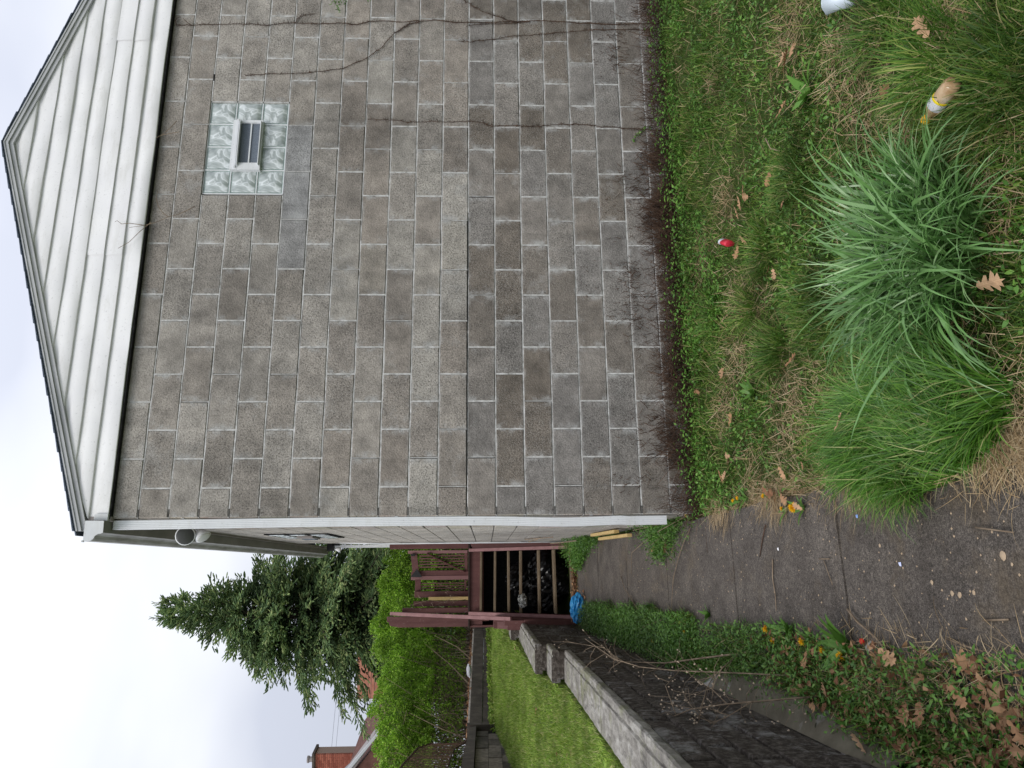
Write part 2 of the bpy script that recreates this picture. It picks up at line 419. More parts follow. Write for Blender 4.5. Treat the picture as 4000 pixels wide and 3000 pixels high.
M_hedge = leafmat('hedge_leaves', [(0, (.13, .27, .02)), (.5, (.25, .45, .04)), (1, (.40, .60, .08))], .42, .5, .3, 1.6, .72)
M_hedge_shade = leafmat('shaded_hedge_leaves', [(0, (.05, .09, .025)), (.6, (.10, .16, .04)), (1, (.18, .24, .07))], .3, .6, .2, 1.6, .7)  # shade inside the hedge is put into these darker leaves
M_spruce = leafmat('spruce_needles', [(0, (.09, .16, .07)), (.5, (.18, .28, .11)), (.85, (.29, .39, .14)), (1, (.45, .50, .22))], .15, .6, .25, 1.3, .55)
M_spruce_shade = leafmat('shaded_spruce_needles', [(0, (.045, .08, .04)), (1, (.10, .15, .065))], .1, .7, .15)  # shade inside the crown is put into this darker needle colour
m = Mat('bark', rough=.95); m.color(m.ramp(m.noise(30, 5), [(.3, (.05, .038, .028)), (.7, (.14, .11, .085))])); M_bark = m.m
m = Mat('grey_twig', rough=.9); m.color(m.ramp(m.noise(20, 3), [(.3, (.13, .095, .065)), (.7, (.30, .23, .16))])); M_twig = m.m
m = Mat('dead_creeper', rough=.9); m.color(m.ramp(m.noise(14, 3), [(.3, (.040, .022, .015)), (.7, (.11, .065, .042))])); M_creeper = m.m
m = Mat('oak_leaf', rough=.75, spec=.25)
m.color(m.mix(m.ramp(m.objrand(), [(0, (.30, .15, .08)), (.5, (.46, .26, .14)), (1, (.58, .38, .23))]), m.ramp(m.noise(40, 4), [(.3, .7), (.7, 1.15)]), 1.0, 'MULTIPLY')); m.leafy(.2); M_oak = m.m
m = Mat('leaf_litter', rough=.85); m.color(m.ramp(m.island(), [(0, (.10, .045, .022)), (.5, (.26, .13, .07)), (1, (.44, .27, .15))])); m.leafy(.2); M_litter = m.m
m = Mat('dandelion_yellow', (.85, .50, .01), .7); m.color(m.ramp(m.island(), [(0, (.72, .36, .004)), (1, (.92, .60, .015))])); M_dand = m.m
m = Mat('brick', rough=.9); m.color(m.ramp(m.objrand(), [(0, (.20, .055, .035)), (1, (.34, .115, .075))])); M_brick = m.m
m = Mat('brick_joint', (.30, .22, .18), .95); M_brickjoint = m.m
m = Mat('salmon_brick', rough=.9); m.color(m.ramp(m.noise(3, 5), [(.3, (.33, .13, .085)), (.7, (.46, .21, .15))])); M_salmon = m.m
m = Mat('dark_roof', rough=.9); m.color(m.ramp(m.noise(4, 4), [(.3, (.10, .045, .035)), (.7, (.17, .08, .065))])); M_roofred = m.m
M_fascia = painted('taupe_fascia', (.24, .21, .20), (.31, .28, .27), .6)
M_wire = Mat('cable', (.03, .03, .035), .6).m
m = Mat('blue_plastic', (.02, .30, .72), .35, .5); m.color(m.ramp(m.noise(20), [(.3, (.02, .30, .72)), (.7, (.08, .52, .92))])); m.leafy(.3); M_blue = m.m
m = Mat('black_plastic', (.006, .006, .007), .34, .5); M_blackbag = m.m
m = Mat('painted_glint_plastic', (.35, .36, .33), .25, .7); m.color(m.ramp(m.noise(50, 4), [(.4, (.03, .03, .03)), (.6, (.42, .43, .40))])); M_clearbag = m.m  # glints are put into the colour as pale patches over black

# ================================================================ terrain
def sheet(name, xs, ys, zf, mat, label=None, kind='structure', keep=None):
    X, Y = np.meshgrid(xs, ys); Z = zf(X, Y)
    V = np.stack([X, Y, Z], 2).reshape(-1, 3); nx, ny = len(xs), len(ys)
    i, j = np.meshgrid(np.arange(nx - 1), np.arange(ny - 1)); a = (j * nx + i).ravel()
    F = np.stack([a, a + 1, a + 1 + nx, a + nx], 1)
    if keep is not None:
        cxy = V[F].mean(1); F = F[keep(cxy[:, 0], cxy[:, 1])]
    o = np_mesh(name, V, F, mat); o['kind'] = kind
    if label: o['label'] = label
    return o
def gzz(x, y): return gz(y)
def bumpy(x, y): return (fbm(x * 2.2, y * 2.2, 1) - .5) * .07 + (fbm(x * 9, y * 9, 2) - .5) * .025
def yardz(x, y):
    edge = np.clip((x + .02) / .25, 0, 1)
    left = np.clip((-.62 - x) / .12, 0, 1)
    lift = np.maximum(edge, left)
    return gz(y) - .025 + lift * (.02 + bumpy(x, y)) + np.clip((y + 1.2) / 1.2, 0, 1) * edge * .03 * (y < 0)
xs = np.concatenate([[-1.10], np.linspace(-1.08, 5.0, 230), [7, 12, 30, 90]])
ys = np.concatenate([[-90, -30, -12, -7], np.linspace(-5.5, 7.0, 400), [7.3]])
sheet('ground', xs, ys, yardz, M_soil, 'damp brown soil and thatch of the narrow side yard')
# raised lawn on the left
def lawnz(x, y): return lz(y) + (fbm(x * 1.5, y * 1.5, 4) - .5) * .05 - .16 * np.clip((x + 1.375) / .02, 0, 1) * (y < 6.9)
xs = np.concatenate([[-5.5, -4.5, -3.6], np.linspace(-3.2, -1.40, 56), [-1.378, -1.352, -1.25, -1.22, -1.0, -.4, .3]])
ys = np.concatenate([[-20, -8, -4], np.linspace(-3, 13.5, 240)])
def lawn_keep(x, y): return ((x < -1.24) | (y > 6.95)) & ~((x < -3.2) & (y > 3)) | ((x < -1.24) & (y < 3))
sheet('lawn', xs, ys, lawnz, M_lawn, 'short mown lawn held up behind the retaining wall', keep=lawn_keep)
# upper terrace beyond the far wall, out to the horizon
P0, P1, P2, P3 = Vector((-3.05, 4.2)), Vector((-3.1, 8.45)), Vector((-1.66, 12.2)), Vector((-.3, 15.6))
mb = MB()
tz = 1.80
mb.add([(-300, 4.2, tz), (P0.x - .15, P0.y, tz), (P1.x - .15, P1.y + .05, tz), (P2.x - .1, P2.y + .1, tz - .04), (P3.x, P3.y, tz - .06), (.3, 15.6, tz - .06), (.3, 7.4, tz), (300, 7.4, tz), (300, 400, tz), (-300, 400, tz)],
       [(0, 1, 2, 9), (2, 3, 4, 9), (4, 5, 8, 9), (5, 6, 7, 8)])
o = mb.build('terrace_ground', M_soil); o['kind'] = 'structure'; o['label'] = 'brown leaf-strewn ground of the upper terrace behind the hedge'

# path of concrete slabs, rising towards the steps
path = bpy.data.objects.new('path', None); link(path); path['kind'] = 'structure'; path['label'] = 'dark damp concrete path running along the house to the steps'
edges_y = [-6.4, -4.9, -3.35, -1.86, -.57, .84, 2.17, 3.55, 4.97]
for k in range(len(edges_y) - 1):
    y0, y1 = edges_y[k] + .008, edges_y[k + 1] - .008
    mbp = MB(); nx, ny = 6, 8
    x0, x1 = -.88 + random.uniform(-.01, .01), -.03 + random.uniform(-.012, .012)
    tilt = random.uniform(-.006, .008)
    for lv in (0, 1):
        for j in range(ny + 1):
            for i in range(nx + 1):
                x = x0 + (x1 - x0) * i / nx; y = y0 + (y1 - y0) * j / ny
                if j in (0, ny): y += random.uniform(-.005, .005)
                if i in (0, nx): x += random.uniform(-.008, .008)
                z = float(gz(y)) + .012 + tilt * (i / nx - .5) - (.09 if lv else 0) - (.006 if (i in (0, nx) or j in (0, ny)) and not lv else 0)
                mbp.v.append((x, y, z))
    W_ = nx + 1; n1 = W_ * (ny + 1)
    for j in range(ny):
        for i in range(nx):
            a = j * W_ + i; mbp.f.append((a, a + 1, a + 1 + W_, a + W_))
    for i in range(nx):
        mbp.f.append((i, i + n1, i + 1 + n1, i + 1)); a = ny * W_ + i; mbp.f.append((a, a + 1, a + 1 + n1, a + n1))
    for j in range(ny):
        a = j * W_; mbp.f.append((a, a + W_, a + W_ + n1, a + n1)); a += nx; mbp.f.append((a, a + n1, a + W_ + n1, a + W_))
    o = mbp.build('slab', M_path, path)
# pebbles pressed into the path surface
pv = MB()
for q in range(520):
    x = random.uniform(-.82, -.06); y = -3.4 + 5.5 * random.random() ** 1.6
    r = random.uniform(.002, .0055); z = float(gz(y)) + .013
    pv.add([(x - r, y, z), (x, y - r * 1.2, z), (x + r * 1.1, y, z), (x, y + r, z), (x, y, z + r * .7)], [(0, 1, 4), (1, 2, 4), (2, 3, 4), (3, 0, 4)])
o = pv.build('pebbles', M_path_pebble, path); o['kind'] = 'stuff'
for q, (x, y) in enumerate([(3935, 2170), (3765, 2325), (3820, 2315), (3735, 2318), (3450, 2132), (3655, 2275), (3790, 2418), (3970, 2205)]):
    p = ong(x, y); bm_ = MB(); r = (.016, .011, .009, .01, .008, .009, .006, .006)[q]
    ring = [(p.x + r * random.uniform(.7, 1.2) * math.cos(a), p.y + r * random.uniform(.7, 1.2) * math.sin(a), p.z + .014) for a in [i * math.pi / 4 for i in range(8)]]
    bm_.add(ring + [(p.x, p.y, p.z + .014 + r * .35)], [(i, (i + 1) % 8, 8) for i in range(8)])
    bm_.build('pebble', M_path_pebble, path)

# ================================================================ house
CO, BL = .2032, .4064
house = empty('block_house', 'grey concrete block house with white siding in its gable', 'house')
def block_mesh(seed, half=False):
    r = random.Random(seed); w = (.1975 if not half else .0960); h = .0965
    j = lambda s=.0012: r.uniform(-s, s)
    v = []
    for (dep, ins) in ((.05, 0), (.006, 0), (0, .0045)):
        for sx_, sz_ in ((-1, -1), (1, -1), (1, 1), (-1, 1)):
            v.append((sx_ * (w - ins) + j(), dep, sz_ * (h - ins * r.uniform(.6, 1.4)) + j()))
    f = [(8, 9, 10, 11)]
    for a in (0, 4):
        for k in range(4): f.append((a + k, a + (k + 1) % 4, a + 4 + (k + 1) % 4, a + 4 + k))
    me = bpy.data.meshes.new('block'); me.from_pydata(v, [], f); me.update(); me.materials.append(M_block); return me
FULL = [block_mesh(i) for i in range(8)]; HALF = [block_mesh(20 + i, True) for i in range(4)]
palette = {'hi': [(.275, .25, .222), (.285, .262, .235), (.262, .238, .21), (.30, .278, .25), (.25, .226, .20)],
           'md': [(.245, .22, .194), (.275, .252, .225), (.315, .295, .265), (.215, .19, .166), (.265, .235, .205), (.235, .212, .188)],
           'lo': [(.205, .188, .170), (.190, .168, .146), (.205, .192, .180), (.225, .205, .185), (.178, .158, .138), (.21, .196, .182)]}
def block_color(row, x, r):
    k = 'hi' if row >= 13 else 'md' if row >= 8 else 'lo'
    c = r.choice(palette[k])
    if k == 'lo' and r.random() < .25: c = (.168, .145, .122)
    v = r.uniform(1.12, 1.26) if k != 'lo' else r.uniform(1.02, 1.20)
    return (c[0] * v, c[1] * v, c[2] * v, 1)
slots = []
def rows_of(length, hole=None, rmin=-1, rmax=19, ph=0):
    for row in range(rmin, rmax + 1):
        x = 0. if (row + ph) % 2 else -.2032
        while x < length - .01:
            a, b = max(x, 0), min(x + BL, length); x += BL
            if hole and row in hole[2]:
                if a >= hole[0] - .01 and b <= hole[1] + .01: continue
                if a < hole[0] < b: b = hole[0]
                if a < hole[1] < b: a = hole[1]
            if b - a > .12: yield row, a, b
def place_block(row, a, b, side, parent, r):
    w = b - a; full = w > .3
    o = bpy.data.objects.new('block', (r.choice(FULL) if full else r.choice(HALF)))
    zc = (row + .5) * CO + r.uniform(-.0008, .0008); cx = (a + b) / 2 + r.uniform(-.001, .001)
    if full and w < .39: o.scale.x = w / BL
    off = r.uniform(-.0012, .0016)
    if side == 'front': o.location = (cx, off, zc)
    else: o.location = (off + (.055 if side == 'rear' else 0), cx, zc); o.rotation_euler.z = -math.pi / 2
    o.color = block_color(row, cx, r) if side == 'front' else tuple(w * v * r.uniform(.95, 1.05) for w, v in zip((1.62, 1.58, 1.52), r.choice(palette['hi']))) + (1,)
    link(o, parent); return o
rr = random.Random(5)
FR_LEN = 14 * BL - .2032 * 0
special = {(14, 6): (.36, .36, .36), (14, 7): (.38, .38, .38), (14, 5): (.33, .325, .32), (8, 5): (.36, .335, .295), (8, 4): (.33, .31, .28), (8, 2): (.34, .31, .275), (9, 4): (.34, .315, .28), (11, 4): (.33, .30, .26)}
stuffv = MB(); nfront = 0
for row, a, b in rows_of(14 * BL, (6 * BL, 8 * BL, (15, 16, 17))):
    if (a < 4.7 + .0 and row >= 0) and a < 4.35 + row * .02:
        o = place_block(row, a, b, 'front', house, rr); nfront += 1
        key = (row, int((a + .21) / BL))
        if key in special: o.color = special[key] + (1,)
    else:
        stuffv.box(a + .005, b - .005, 0, .05, row * CO + .005, (row + 1) * CO - .005)
side_slots = [(row, a, b) for row, a, b in rows_of(4.95, None, -1, 19, 1)]
side_slots.sort(key=lambda s: s[1] + (0 if 2 <= s[0] <= 18 else 9))
for k, (row, a, b) in enumerate(side_slots):
    if nfront < 299: place_block(row, a, b, 'side', house, rr); nfront += 1
    else: stuffv.box(0, .05, a + .005, b - .005, row * CO + .005, (row + 1) * CO - .005)
for row, a, b in rows_of(2.05, None, -1, 19, 0):
    stuffv.box(.055, .10, 5.0 + a + .005, 5.0 + b - .005, row * CO + .005, (row + 1) * CO - .005)
o = stuffv.build('block_courses', M_block, house); o.color = (.46, .42, .37, 1); o['kind'] = 'stuff'
# mortar: beds and heads slightly recessed between the blocks, with real gaps where it has cracked away
mo = MB(); rm = random.Random(9)
def bed(x0, x1, z, dep, h=.0112):
    n = max(2, int((x1 - x0) / .12)); pts = []
    for i in range(n + 1):
        x = x0 + (x1 - x0) * i / n; hh = h * rm.uniform(.55, 1.0); zz = z + rm.uniform(-.0018, .0018)
        pts += [(x, dep + rm.uniform(-.001, .001), zz - hh / 2), (x, dep + rm.uniform(-.001, .001), zz + hh / 2), (x, .06, zz + hh / 2), (x, .06, zz - hh / 2)]
    f = []
    for i in range(n):
        a = 4 * i
        f += [(a, a + 4, a + 5, a + 1), (a + 1, a + 5, a + 6, a + 2), (a + 3, a + 7, a + 4, a)]
    mo.add(pts, f)
for row in range(-1, 21):
    z = row * CO
    if row == 8:
        bed(0, 1.35, z - .0032, .004, .0058); bed(1.35, 2.3, z - .003, .0035, .0056); bed(2.3, 5.69, z, .0025)
    elif row in (15, 16, 17) or row == 18:
        bed(0, 6 * BL - .004, z, .0025 + (.0 if row != 18 else 0)); bed(8 * BL + .004, 5.69, z, .0025)
    else: bed(0, 5.69, z, .0042, .0118 if row < 12 else .0105)
cracked = {(11, 6), (7, 3), (17, 6), (14, 4), (9, 8)}
for row, a, b in rows_of(14 * BL, (6 * BL, 8 * BL, (15, 16, 17))):
    if a > .01:
        z0, z1 = row * CO + .005, (row + 1) * CO - .005
        if rm.random() < .16 or (row == 8 and rm.random() < .6): mo.box(a - .0028, a + .0030, .005, .06, z0, z1)
        else: mo.box(a - .0058, a + .0058, .0025 + rm.uniform(0, .0015), .06, z0, z1)
o = mo.build('mortar', M_mortar, house); o['kind'] = 'stuff'
mo = MB()
for row in range(-1, 21): mo.box(.006, .06, .0, 4.96, row * CO - .0045, row * CO + .0045)
for row, a, b in rows_of(4.95, None, -1, 19, 1):
    if a > .01: mo.box(.0064, .06, a - .006, a + .006, row * CO + .005, (row + 1) * CO - .005)
for row in range(-1, 21): mo.box(.057, .11, 5.0, 7.0, row * CO - .005, row * CO + .005)
m = Mat('grey_joint', rough=.95); m.color(m.ramp(m.noise(20, 4), [(.3, (.05, .046, .042)), (.7, (.17, .165, .155))]))
o = mo.build('side_mortar', m.m, house); o['kind'] = 'stuff'
mb = MB(); mb.box(.012, 2.43, .018, .2, -.3, 4.06); mb.box(3.26, 5.69, .018, .2, -.3, 4.06); mb.box(2.43, 3.26, .018, .2, -.3, 3.04); mb.box(2.43, 3.26, .018, .2, 3.665, 4.06)
mb.box(.012, .3, .2, 4.94, -.3, 4.06); mb.box(.068, .3, 4.94, 6.98, -.3, 4.06); mb.box(.3, 5.6, 6.9, 6.98, -.3, 4.06); mb.box(5.5, 5.69, .2, 6.9, -.3, 4.06)
mb.build('wall_core', M_gap, house)
mb = MB()
for x0, x1, z in ((.28, 1.32, 8 * CO), (1.4, 1.62, 8 * CO), (1.75, 2.25, 8 * CO)): mb.box(x0, x1, -.0006, .01, z + .0012, z + .0050)
for a in (.4064, 2.4384, ): mb.box(a - .0062, a - .0034, -.0006, .01, 7 * CO + .006, 8 * CO - .006)
mb.box(3.44, 3.50, -.0008, .01, 18 * CO - .005, 18 * CO + .006)
mb.build('crack', M_gap, house)

# gable
APX, APZ, SL = 2.825, 5.098, .3207
def rake_l(z): return max(APX - (APZ - z) / SL, .0)
def rake_r(z): return min(APX + (APZ - z) / SL, 5.62)
H0, LAP = 4.035, .1325
prof = [(.0, .002), (.0, -.013), (.006, -.0145), (.080, -.012), (.098, -.0055), (LAP + .006, -.003)]
def siding(k, xa, xb, extra=0.):
    v = []; f = []; nx = max(4, int((xb - xa) / .06)) if xb - xa > .2 else 4
    zb = H0 + k * LAP
    for (dz, yy) in prof:
        z = min(zb + dz, APZ - .002); l, r_ = max(rake_l(z), xa), min(rake_r(z), xb)
        if r_ < l: l = r_ = APX
        for i in range(nx + 1):
            x = l + (r_ - l) * i / nx
            wv = (fbm(np.float64(x * 1.3 + 10), np.float64(k * 3.1 + dz * 3), 3) - .5) * .016 + (fbm(np.float64(x * 4), np.float64(k * 7.), 8) - .5) * .004
            v.append((x, -.03 + yy + wv * (dz > .0) * .8 - extra, z + (fbm(np.float64(x * 1.7), np.float64(k * 5.), 6) - .5) * .010 * (k < 8)))
    W_ = nx + 1
    for j in range(len(prof) - 1):
        for i in range(nx):
            a = j * W_ + i; f.append((a, a + 1, a + 1 + W_, a + W_))
    b = MB(); b.v, b.f = v, f
    o = b.build('siding_panel', M_siding, house); o.data.polygons.foreach_set('use_smooth', [p.index // nx >= 1 for p in o.data.polygons])
    return o
for k in range(8):
    l, r_ = rake_l(H0 + k * LAP), rake_r(H0 + k * LAP)
    if k in (1, 2): siding(k, l, 1.93); siding(k, 1.915, 3.78, .005); siding(k, 3.765, r_, .010)
    else: siding(k, l, r_)
mb = MB(); mb.box(-.005, 5.62, -.036, .03, H0 - .012, H0 - .0005); mb.build('starter_channel', M_gap, house)
mb = MB(); mb.box(-.028, .028, -.058, -.022, H0 - .004, H0 + .085); mb.build('corner_cap', M_whitetrim, house)
# rake boards, drip edge and roof
rw = .078
for s_ in (-1, 1):
    xe = -.085 if s_ < 0 else 5.665
    def rz(x, off): return APZ + off - abs(x - APX) * SL
    for (o0, o1, y0, y1, nm, mt) in ((-.010, .020, -.058, -.02, 'rake_board', M_greytrim), (.0205, .044, -.070, -.02, 'rake_crown', M_greytrim), (.0445, .054, -.076, -.02, 'drip_edge', M_greytrim)):
        b = MB(); xa, xb = (xe, APX) if s_ < 0 else (APX, xe)
        vs = []
        for x in (xa, xb):
            for y in (y0, y1):
                for oo in (o0, o1): vs.append((x, y, rz(x, oo)))
        b.add(vs, [(0, 1, 5, 4), (2, 6, 7, 3), (0, 4, 6, 2), (1, 3, 7, 5), (0, 2, 3, 1), (4, 5, 7, 6)])
        b.build(nm, mt, house)
    b = MB(); vs = []
    for x in (xe - s_ * 0 + s_ * .03, APX):
        for y in (-.074, 7.1):
            for oo in (.055, .064): vs.append((x, y, rz(x, oo)))
    b.add(vs, [(0, 1, 5, 4), (2, 6, 7, 3), (0, 4, 6, 2), (1, 3, 7, 5), (0, 2, 3, 1), (4, 5, 7, 6)])
    roof = b.build('roof', M_shingle, house)
    nt = 22
    for q in range(nt):                                  # the shingle courses show as steps along the rake edge
        xa = xe + (APX - xe) * q / nt; xb = xe + (APX - xe) * (q + 1.06) / nt
        b = MB(); ov = random.uniform(.002, .010)
        za, zb_ = rz(xa, .0645), rz(xb, .0645)
        vs = [(xa, -.076 - ov, za), (xa, -.076 - ov, za + .011), (xb, -.076 - ov, zb_), (xb, -.076 - ov, zb_ + .004),
              (xa, 7.1, za), (xa, 7.1, za + .013), (xb, 7.1, zb_), (xb, 7.1, zb_ + .004)]
        b.add(vs, [(0, 1, 3, 2), (4, 6, 7, 5), (0, 4, 5, 1), (2, 3, 7, 6), (1, 5, 7, 3), (0, 2, 6, 4)])
        b.build('shingle', M_shingle, roof)
# eave, gutter, downspouts
mb = MB(); mb.box(-.018, .012, -.035, 7.05, 4.02, 4.17); mb.build('fascia', M_fascia, house)
gp = [(-.019, 4.150), (-.020, 4.030), (-.098, 4.027), (-.103, 4.040), (-.106, 4.058), (-.117, 4.075), (-.136, 4.088), (-.150, 4.104), (-.153, 4.145), (-.147, 4.150)]
def gutter_piece(pairs, y0, y1, name, mat):
    b = MB(); n = len(pairs); st = 40; vs = []
    for i in range(st + 1):
        y = y0 + (y1 - y0) * i / st
        for (x, z) in pairs: vs.append((x, y, z + .004 * math.sin(y * .9)))
    b.add(vs, [(i * n + k, i * n + k + 1, (i + 1) * n + k + 1, (i + 1) * n + k) for i in range(st) for k in range(n - 1)])
    return b.build(name, mat, house, smooth=False)
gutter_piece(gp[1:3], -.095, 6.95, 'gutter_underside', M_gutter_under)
gutter_piece(gp[2:], -.095, 6.95, 'gutter', M_gutter)
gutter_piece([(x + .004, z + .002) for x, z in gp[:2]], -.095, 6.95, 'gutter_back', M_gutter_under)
b = MB(); vs = [(x, -.097, z) for x, z in gp] + [(x, -.102, z) for x, z in gp]; n = len(gp)
b.add(vs, [tuple(range(n, 2 * n)), tuple(reversed(range(n)))] + [(k, (k + 1) % n, n + (k + 1) % n, n + k) for k in range(n)])
gc = b.build('gutter_end_cap', M_whitetrim, house)
b = MB(); b.beam((-.152, -.104, 4.152), (-.152, -.09, 4.152), .012, .012); b.build('clip', M_greytrim, gc)
def ds_loft(name, pts, w, d, parent, mat):
    # fluted rectangular downspout along vertical-ish path
    b = MB(); sec = []
    nfl = 5
    for k in range(nfl * 2 + 1): sec.append((-w / 2 + w * k / (nfl * 2), -d / 2 - (.0022 if k % 2 else 0)))
    sec += [(w / 2, d / 2), (-w / 2, d / 2)]
    for x, y, z in pts: b.v += [(x + sx_, y + sy_, z) for sx_, sy_ in sec]
    n = len(sec)
    for i in range(len(pts) - 1):
        for k in range(n): a = i * n + k; b_ = i * n + (k + 1) % n; b.f.append((a, b_, b_ + n, a + n))
    b.f.append(tuple(range(n))); b.f.append(tuple(reversed([(len(pts) - 1) * n + k for k in range(n)])))
    return b.build(name, mat, parent)
pts = []
for i in range(60):
    z = 4.02 - i * (4.02 - .235) / 59
    bow = -.014 * math.exp(-((z - .95) / .35) ** 2) - .010 * max(0, (z - 2.6) / 1.4)
    pts.append((-.033 + bow - .006 * (z < .5), .034, z))
dsp = ds_loft('downspout', pts[::-1], .060, .055, house, M_whitetrim)
for z in (3.55, 2.1, .75):
    b = MB(); b.box(-.002, .0, .0, .07, z, z + .02); b.build('strap', M_whitetrim, dsp)
ds_loft('downspout', [(.02, 6.92, 1.2), (.02, 6.92, 4.02)], .045, .045, house, M_whitetrim)
mb = MB(); mb.tube([(-.010, 4.93, -.1), (-.010, 4.93, 1.6), (-.012, 4.93, 2.9), (.03, 4.96, 4.0)], .011, 8); mb.build('conduit', M_whitetrim, house, smooth=True)

# glass block window with a hopper vent
win = empty('window', '', ''); del win['label'], win['category']; win.parent = house
def glassblock_mesh():
    b = MB(); w = .0975; h = .0975; n = 6; pts = []
    b.box(-w, w, .012, .07, -h, h)
    for i in range(n + 1):
        for j in range(n + 1):
            u, v = -1 + 2 * i / n, -1 + 2 * j / n
            e = max(abs(u), abs(v)); y = .010 if e > .99 else .0 + (.002 * math.sin(5 * u + 3 * v))
            pts.append((u * (w - .011), y, v * (h - .011)))
    f = [(i * (n + 1) + j, (i + 1) * (n + 1) + j, (i + 1) * (n + 1) + j + 1, i * (n + 1) + j + 1) for i in range(n) for j in range(n)]
    me = b.mesh('glass_block', M_glassedge); me2 = MB(); me2.v = b.v; me2.f = b.f; k = len(me2.v)
    me2.add(pts, f); me = bpy.data.meshes.new('glass_block'); me.from_pydata(me2.v, [], me2.f); me.update()
    me.materials.append(M_glassedge); me.materials.append(M_glass)
    for i, p in enumerate(me.polygons):
        if i >= 6: p.material_index = 1; p.use_smooth = True
    return me
GB = glassblock_mesh()
x0w, z0w = 2.452, 3.052
for i in range(4):
    for j in range(3):
        if j == 1 and i in (1, 2): continue
        o = bpy.data.objects.new('glass_block', GB); o.location = (x0w + .100 + i * .2015, .004, z0w + .100 + j * .203)
        o.rotation_euler.y = random.choice((0, math.pi)) ; link(o, win)
mb = MB()
for i in range(5): mb.box(x0w - .003 + i * .2015 - .003, x0w + i * .2015 + .003, .012, .05, z0w, z0w + .606)
for j in range(4): mb.box(x0w, x0w + .806, .0125, .0505, z0w + j * .203 - .0035, z0w + j * .203 + .0035)
mb.build('white_mortar', M_whitetrim, win)
mb = MB(); mb.box(2.44, 3.262, .05, .09, 3.045, 3.665); mb.build('backing', M_gap, win)
vx0, vx1, vz0, vz1 = 2.640, 3.072, 3.232, 3.462
mb = MB(); mb.box(vx0, vx1, -.022, .02, vz1 - .055, vz1); mb.box(vx0 + .012, vx1 + .002, -.034, -.022, vz1 - .045, vz1 - .030)
mb.box(vx0, vx0 + .052, -.021, .02, vz0, vz1 - .0555); mb.box(vx1 - .022, vx1, -.021, .02, vz0, vz1 - .0555); mb.box(vx0 + .0525, vx1 - .0225, -.020, .02, vz0, vz0 + .016)
mb.build('vent_frame', M_whitetrim, win)
mb = MB(); mb.box(vx0 + .030, vx1 - .010, -.050, -.0225, vz1 - .062, vz1 - .056); mb.box(vx0 + .034, vx1 - .016, -.045, -.0215, vz0 + .008, vz0 + .014); mb.build('drip_hood', M_whitetrim, win)
mb = MB(); zmid = (vz0 + vz1 - .05) / 2 + .002
mb.box(vx0 + .053, vx1 - .023, -.012, -.006, zmid - .005, zmid + .005); mb.box(vx0 + .053, vx0 + .061, -.018, -.008, vz0 + .017, vz1 - .056); mb.build('sash_rail', M_whitetrim, win)
mb = MB(); mb.box(vx0 + .053, vx1 - .023, -.004, .002, vz0 + .0165, vz1 - .0565); mb.build('screen', M_screen, win)
# the same kind of window in the side wall, seen at a raking angle
win2 = bpy.data.objects.new('window', None); link(win2, house)
for i in range(4):
    for j in range(3):
        o = bpy.data.objects.new('glass_block', GB); o.location = (-.018, 2.25 + .1 + i * .2015, 3.052 + .1 + j * .203); o.rotation_euler.z = -math.pi / 2
        if not (j == 1 and i in (1, 2)): link(o, win2)
mb = MB(); mb.box(-.035, -.015, 2.44, 2.80, 3.24, 3.40); mb.build('vent_frame', M_fascia, win2)
mb = MB(); mb.box(-.042, -.0355, 2.62, 2.79, 3.26, 3.39); mb.build('screen', M_screen, win2)
mb = MB(); mb.box(-.012, .02, 2.24, 3.07, 3.04, 3.67); mb.build('backing', M_gap, win2)

# floodlights under the gutter
def rotz(a): return Matrix.Rotation(a, 4, 'Z')
fl = empty('floodlight', 'twin bulb floodlight with white cones fixed under the gutter near the downspout', 'floodlight', (0, .48, 3.575))
mb = MB(); mb.box(-.045, 0, -.05, .05, -.05, .05); mb.build('mounting_box', M_fascia, fl)
def par(name, pos, tgt, lensmat, r=.062):
    d = Vector(tgt).normalized(); M = Matrix.Translation(pos) @ d.to_track_quat('Z', 'Y').to_matrix().to_4x4()
    b = MB(); b.lathe([(.018, -.10), (.022, -.06), (.034, -.045), (r * .93, -.008), (r, 0), (r, .006), (r * .9, .010)], 20, M)
    o = b.build(name, M_whitetrim, fl, smooth=True)
    b = MB(); b.lathe([(r * .90, .0105), (r * .8, .014), (r * .4, .018), (.004, .020)], 20, M); b.build('lens', lensmat, o, smooth=True)
    return o
Mg = Mat('lamp_glass', (.055, .058, .055), .35, .4).m
Mrust = Mat('lamp_glow_off', (.62, .63, .60), .4, .5).m
par('lamp', Vector((-.100, -.10, .105)), (-.15, -.95, -.28), Mg, .069)
par('lamp', Vector((-.105, -.04, -.0)), (-.75, -.25, -.62), Mrust, .056)
bf = empty('bulb_light', 'black bracket light with a white globe bulb near the rear end of the gutter', 'lamp', (.0, 6.55, 3.83))
mb = MB(); mb.box(-.06, .05, -.03, .03, .02, .13); mb.box(.02, .05, -.03, .03, -.06, .05); mb.build('bracket', M_black, bf)
mb = MB(); mb.lathe([(.012, .03), (.016, 0), (.032, -.03), (.036, -.052), (.030, -.075), (.012, -.090)], 14, Matrix.Translation((-.035, 0, 0))); mb.build('bulb', Mat('white_globe', (.8, .8, .8), .25).m, bf, smooth=True)

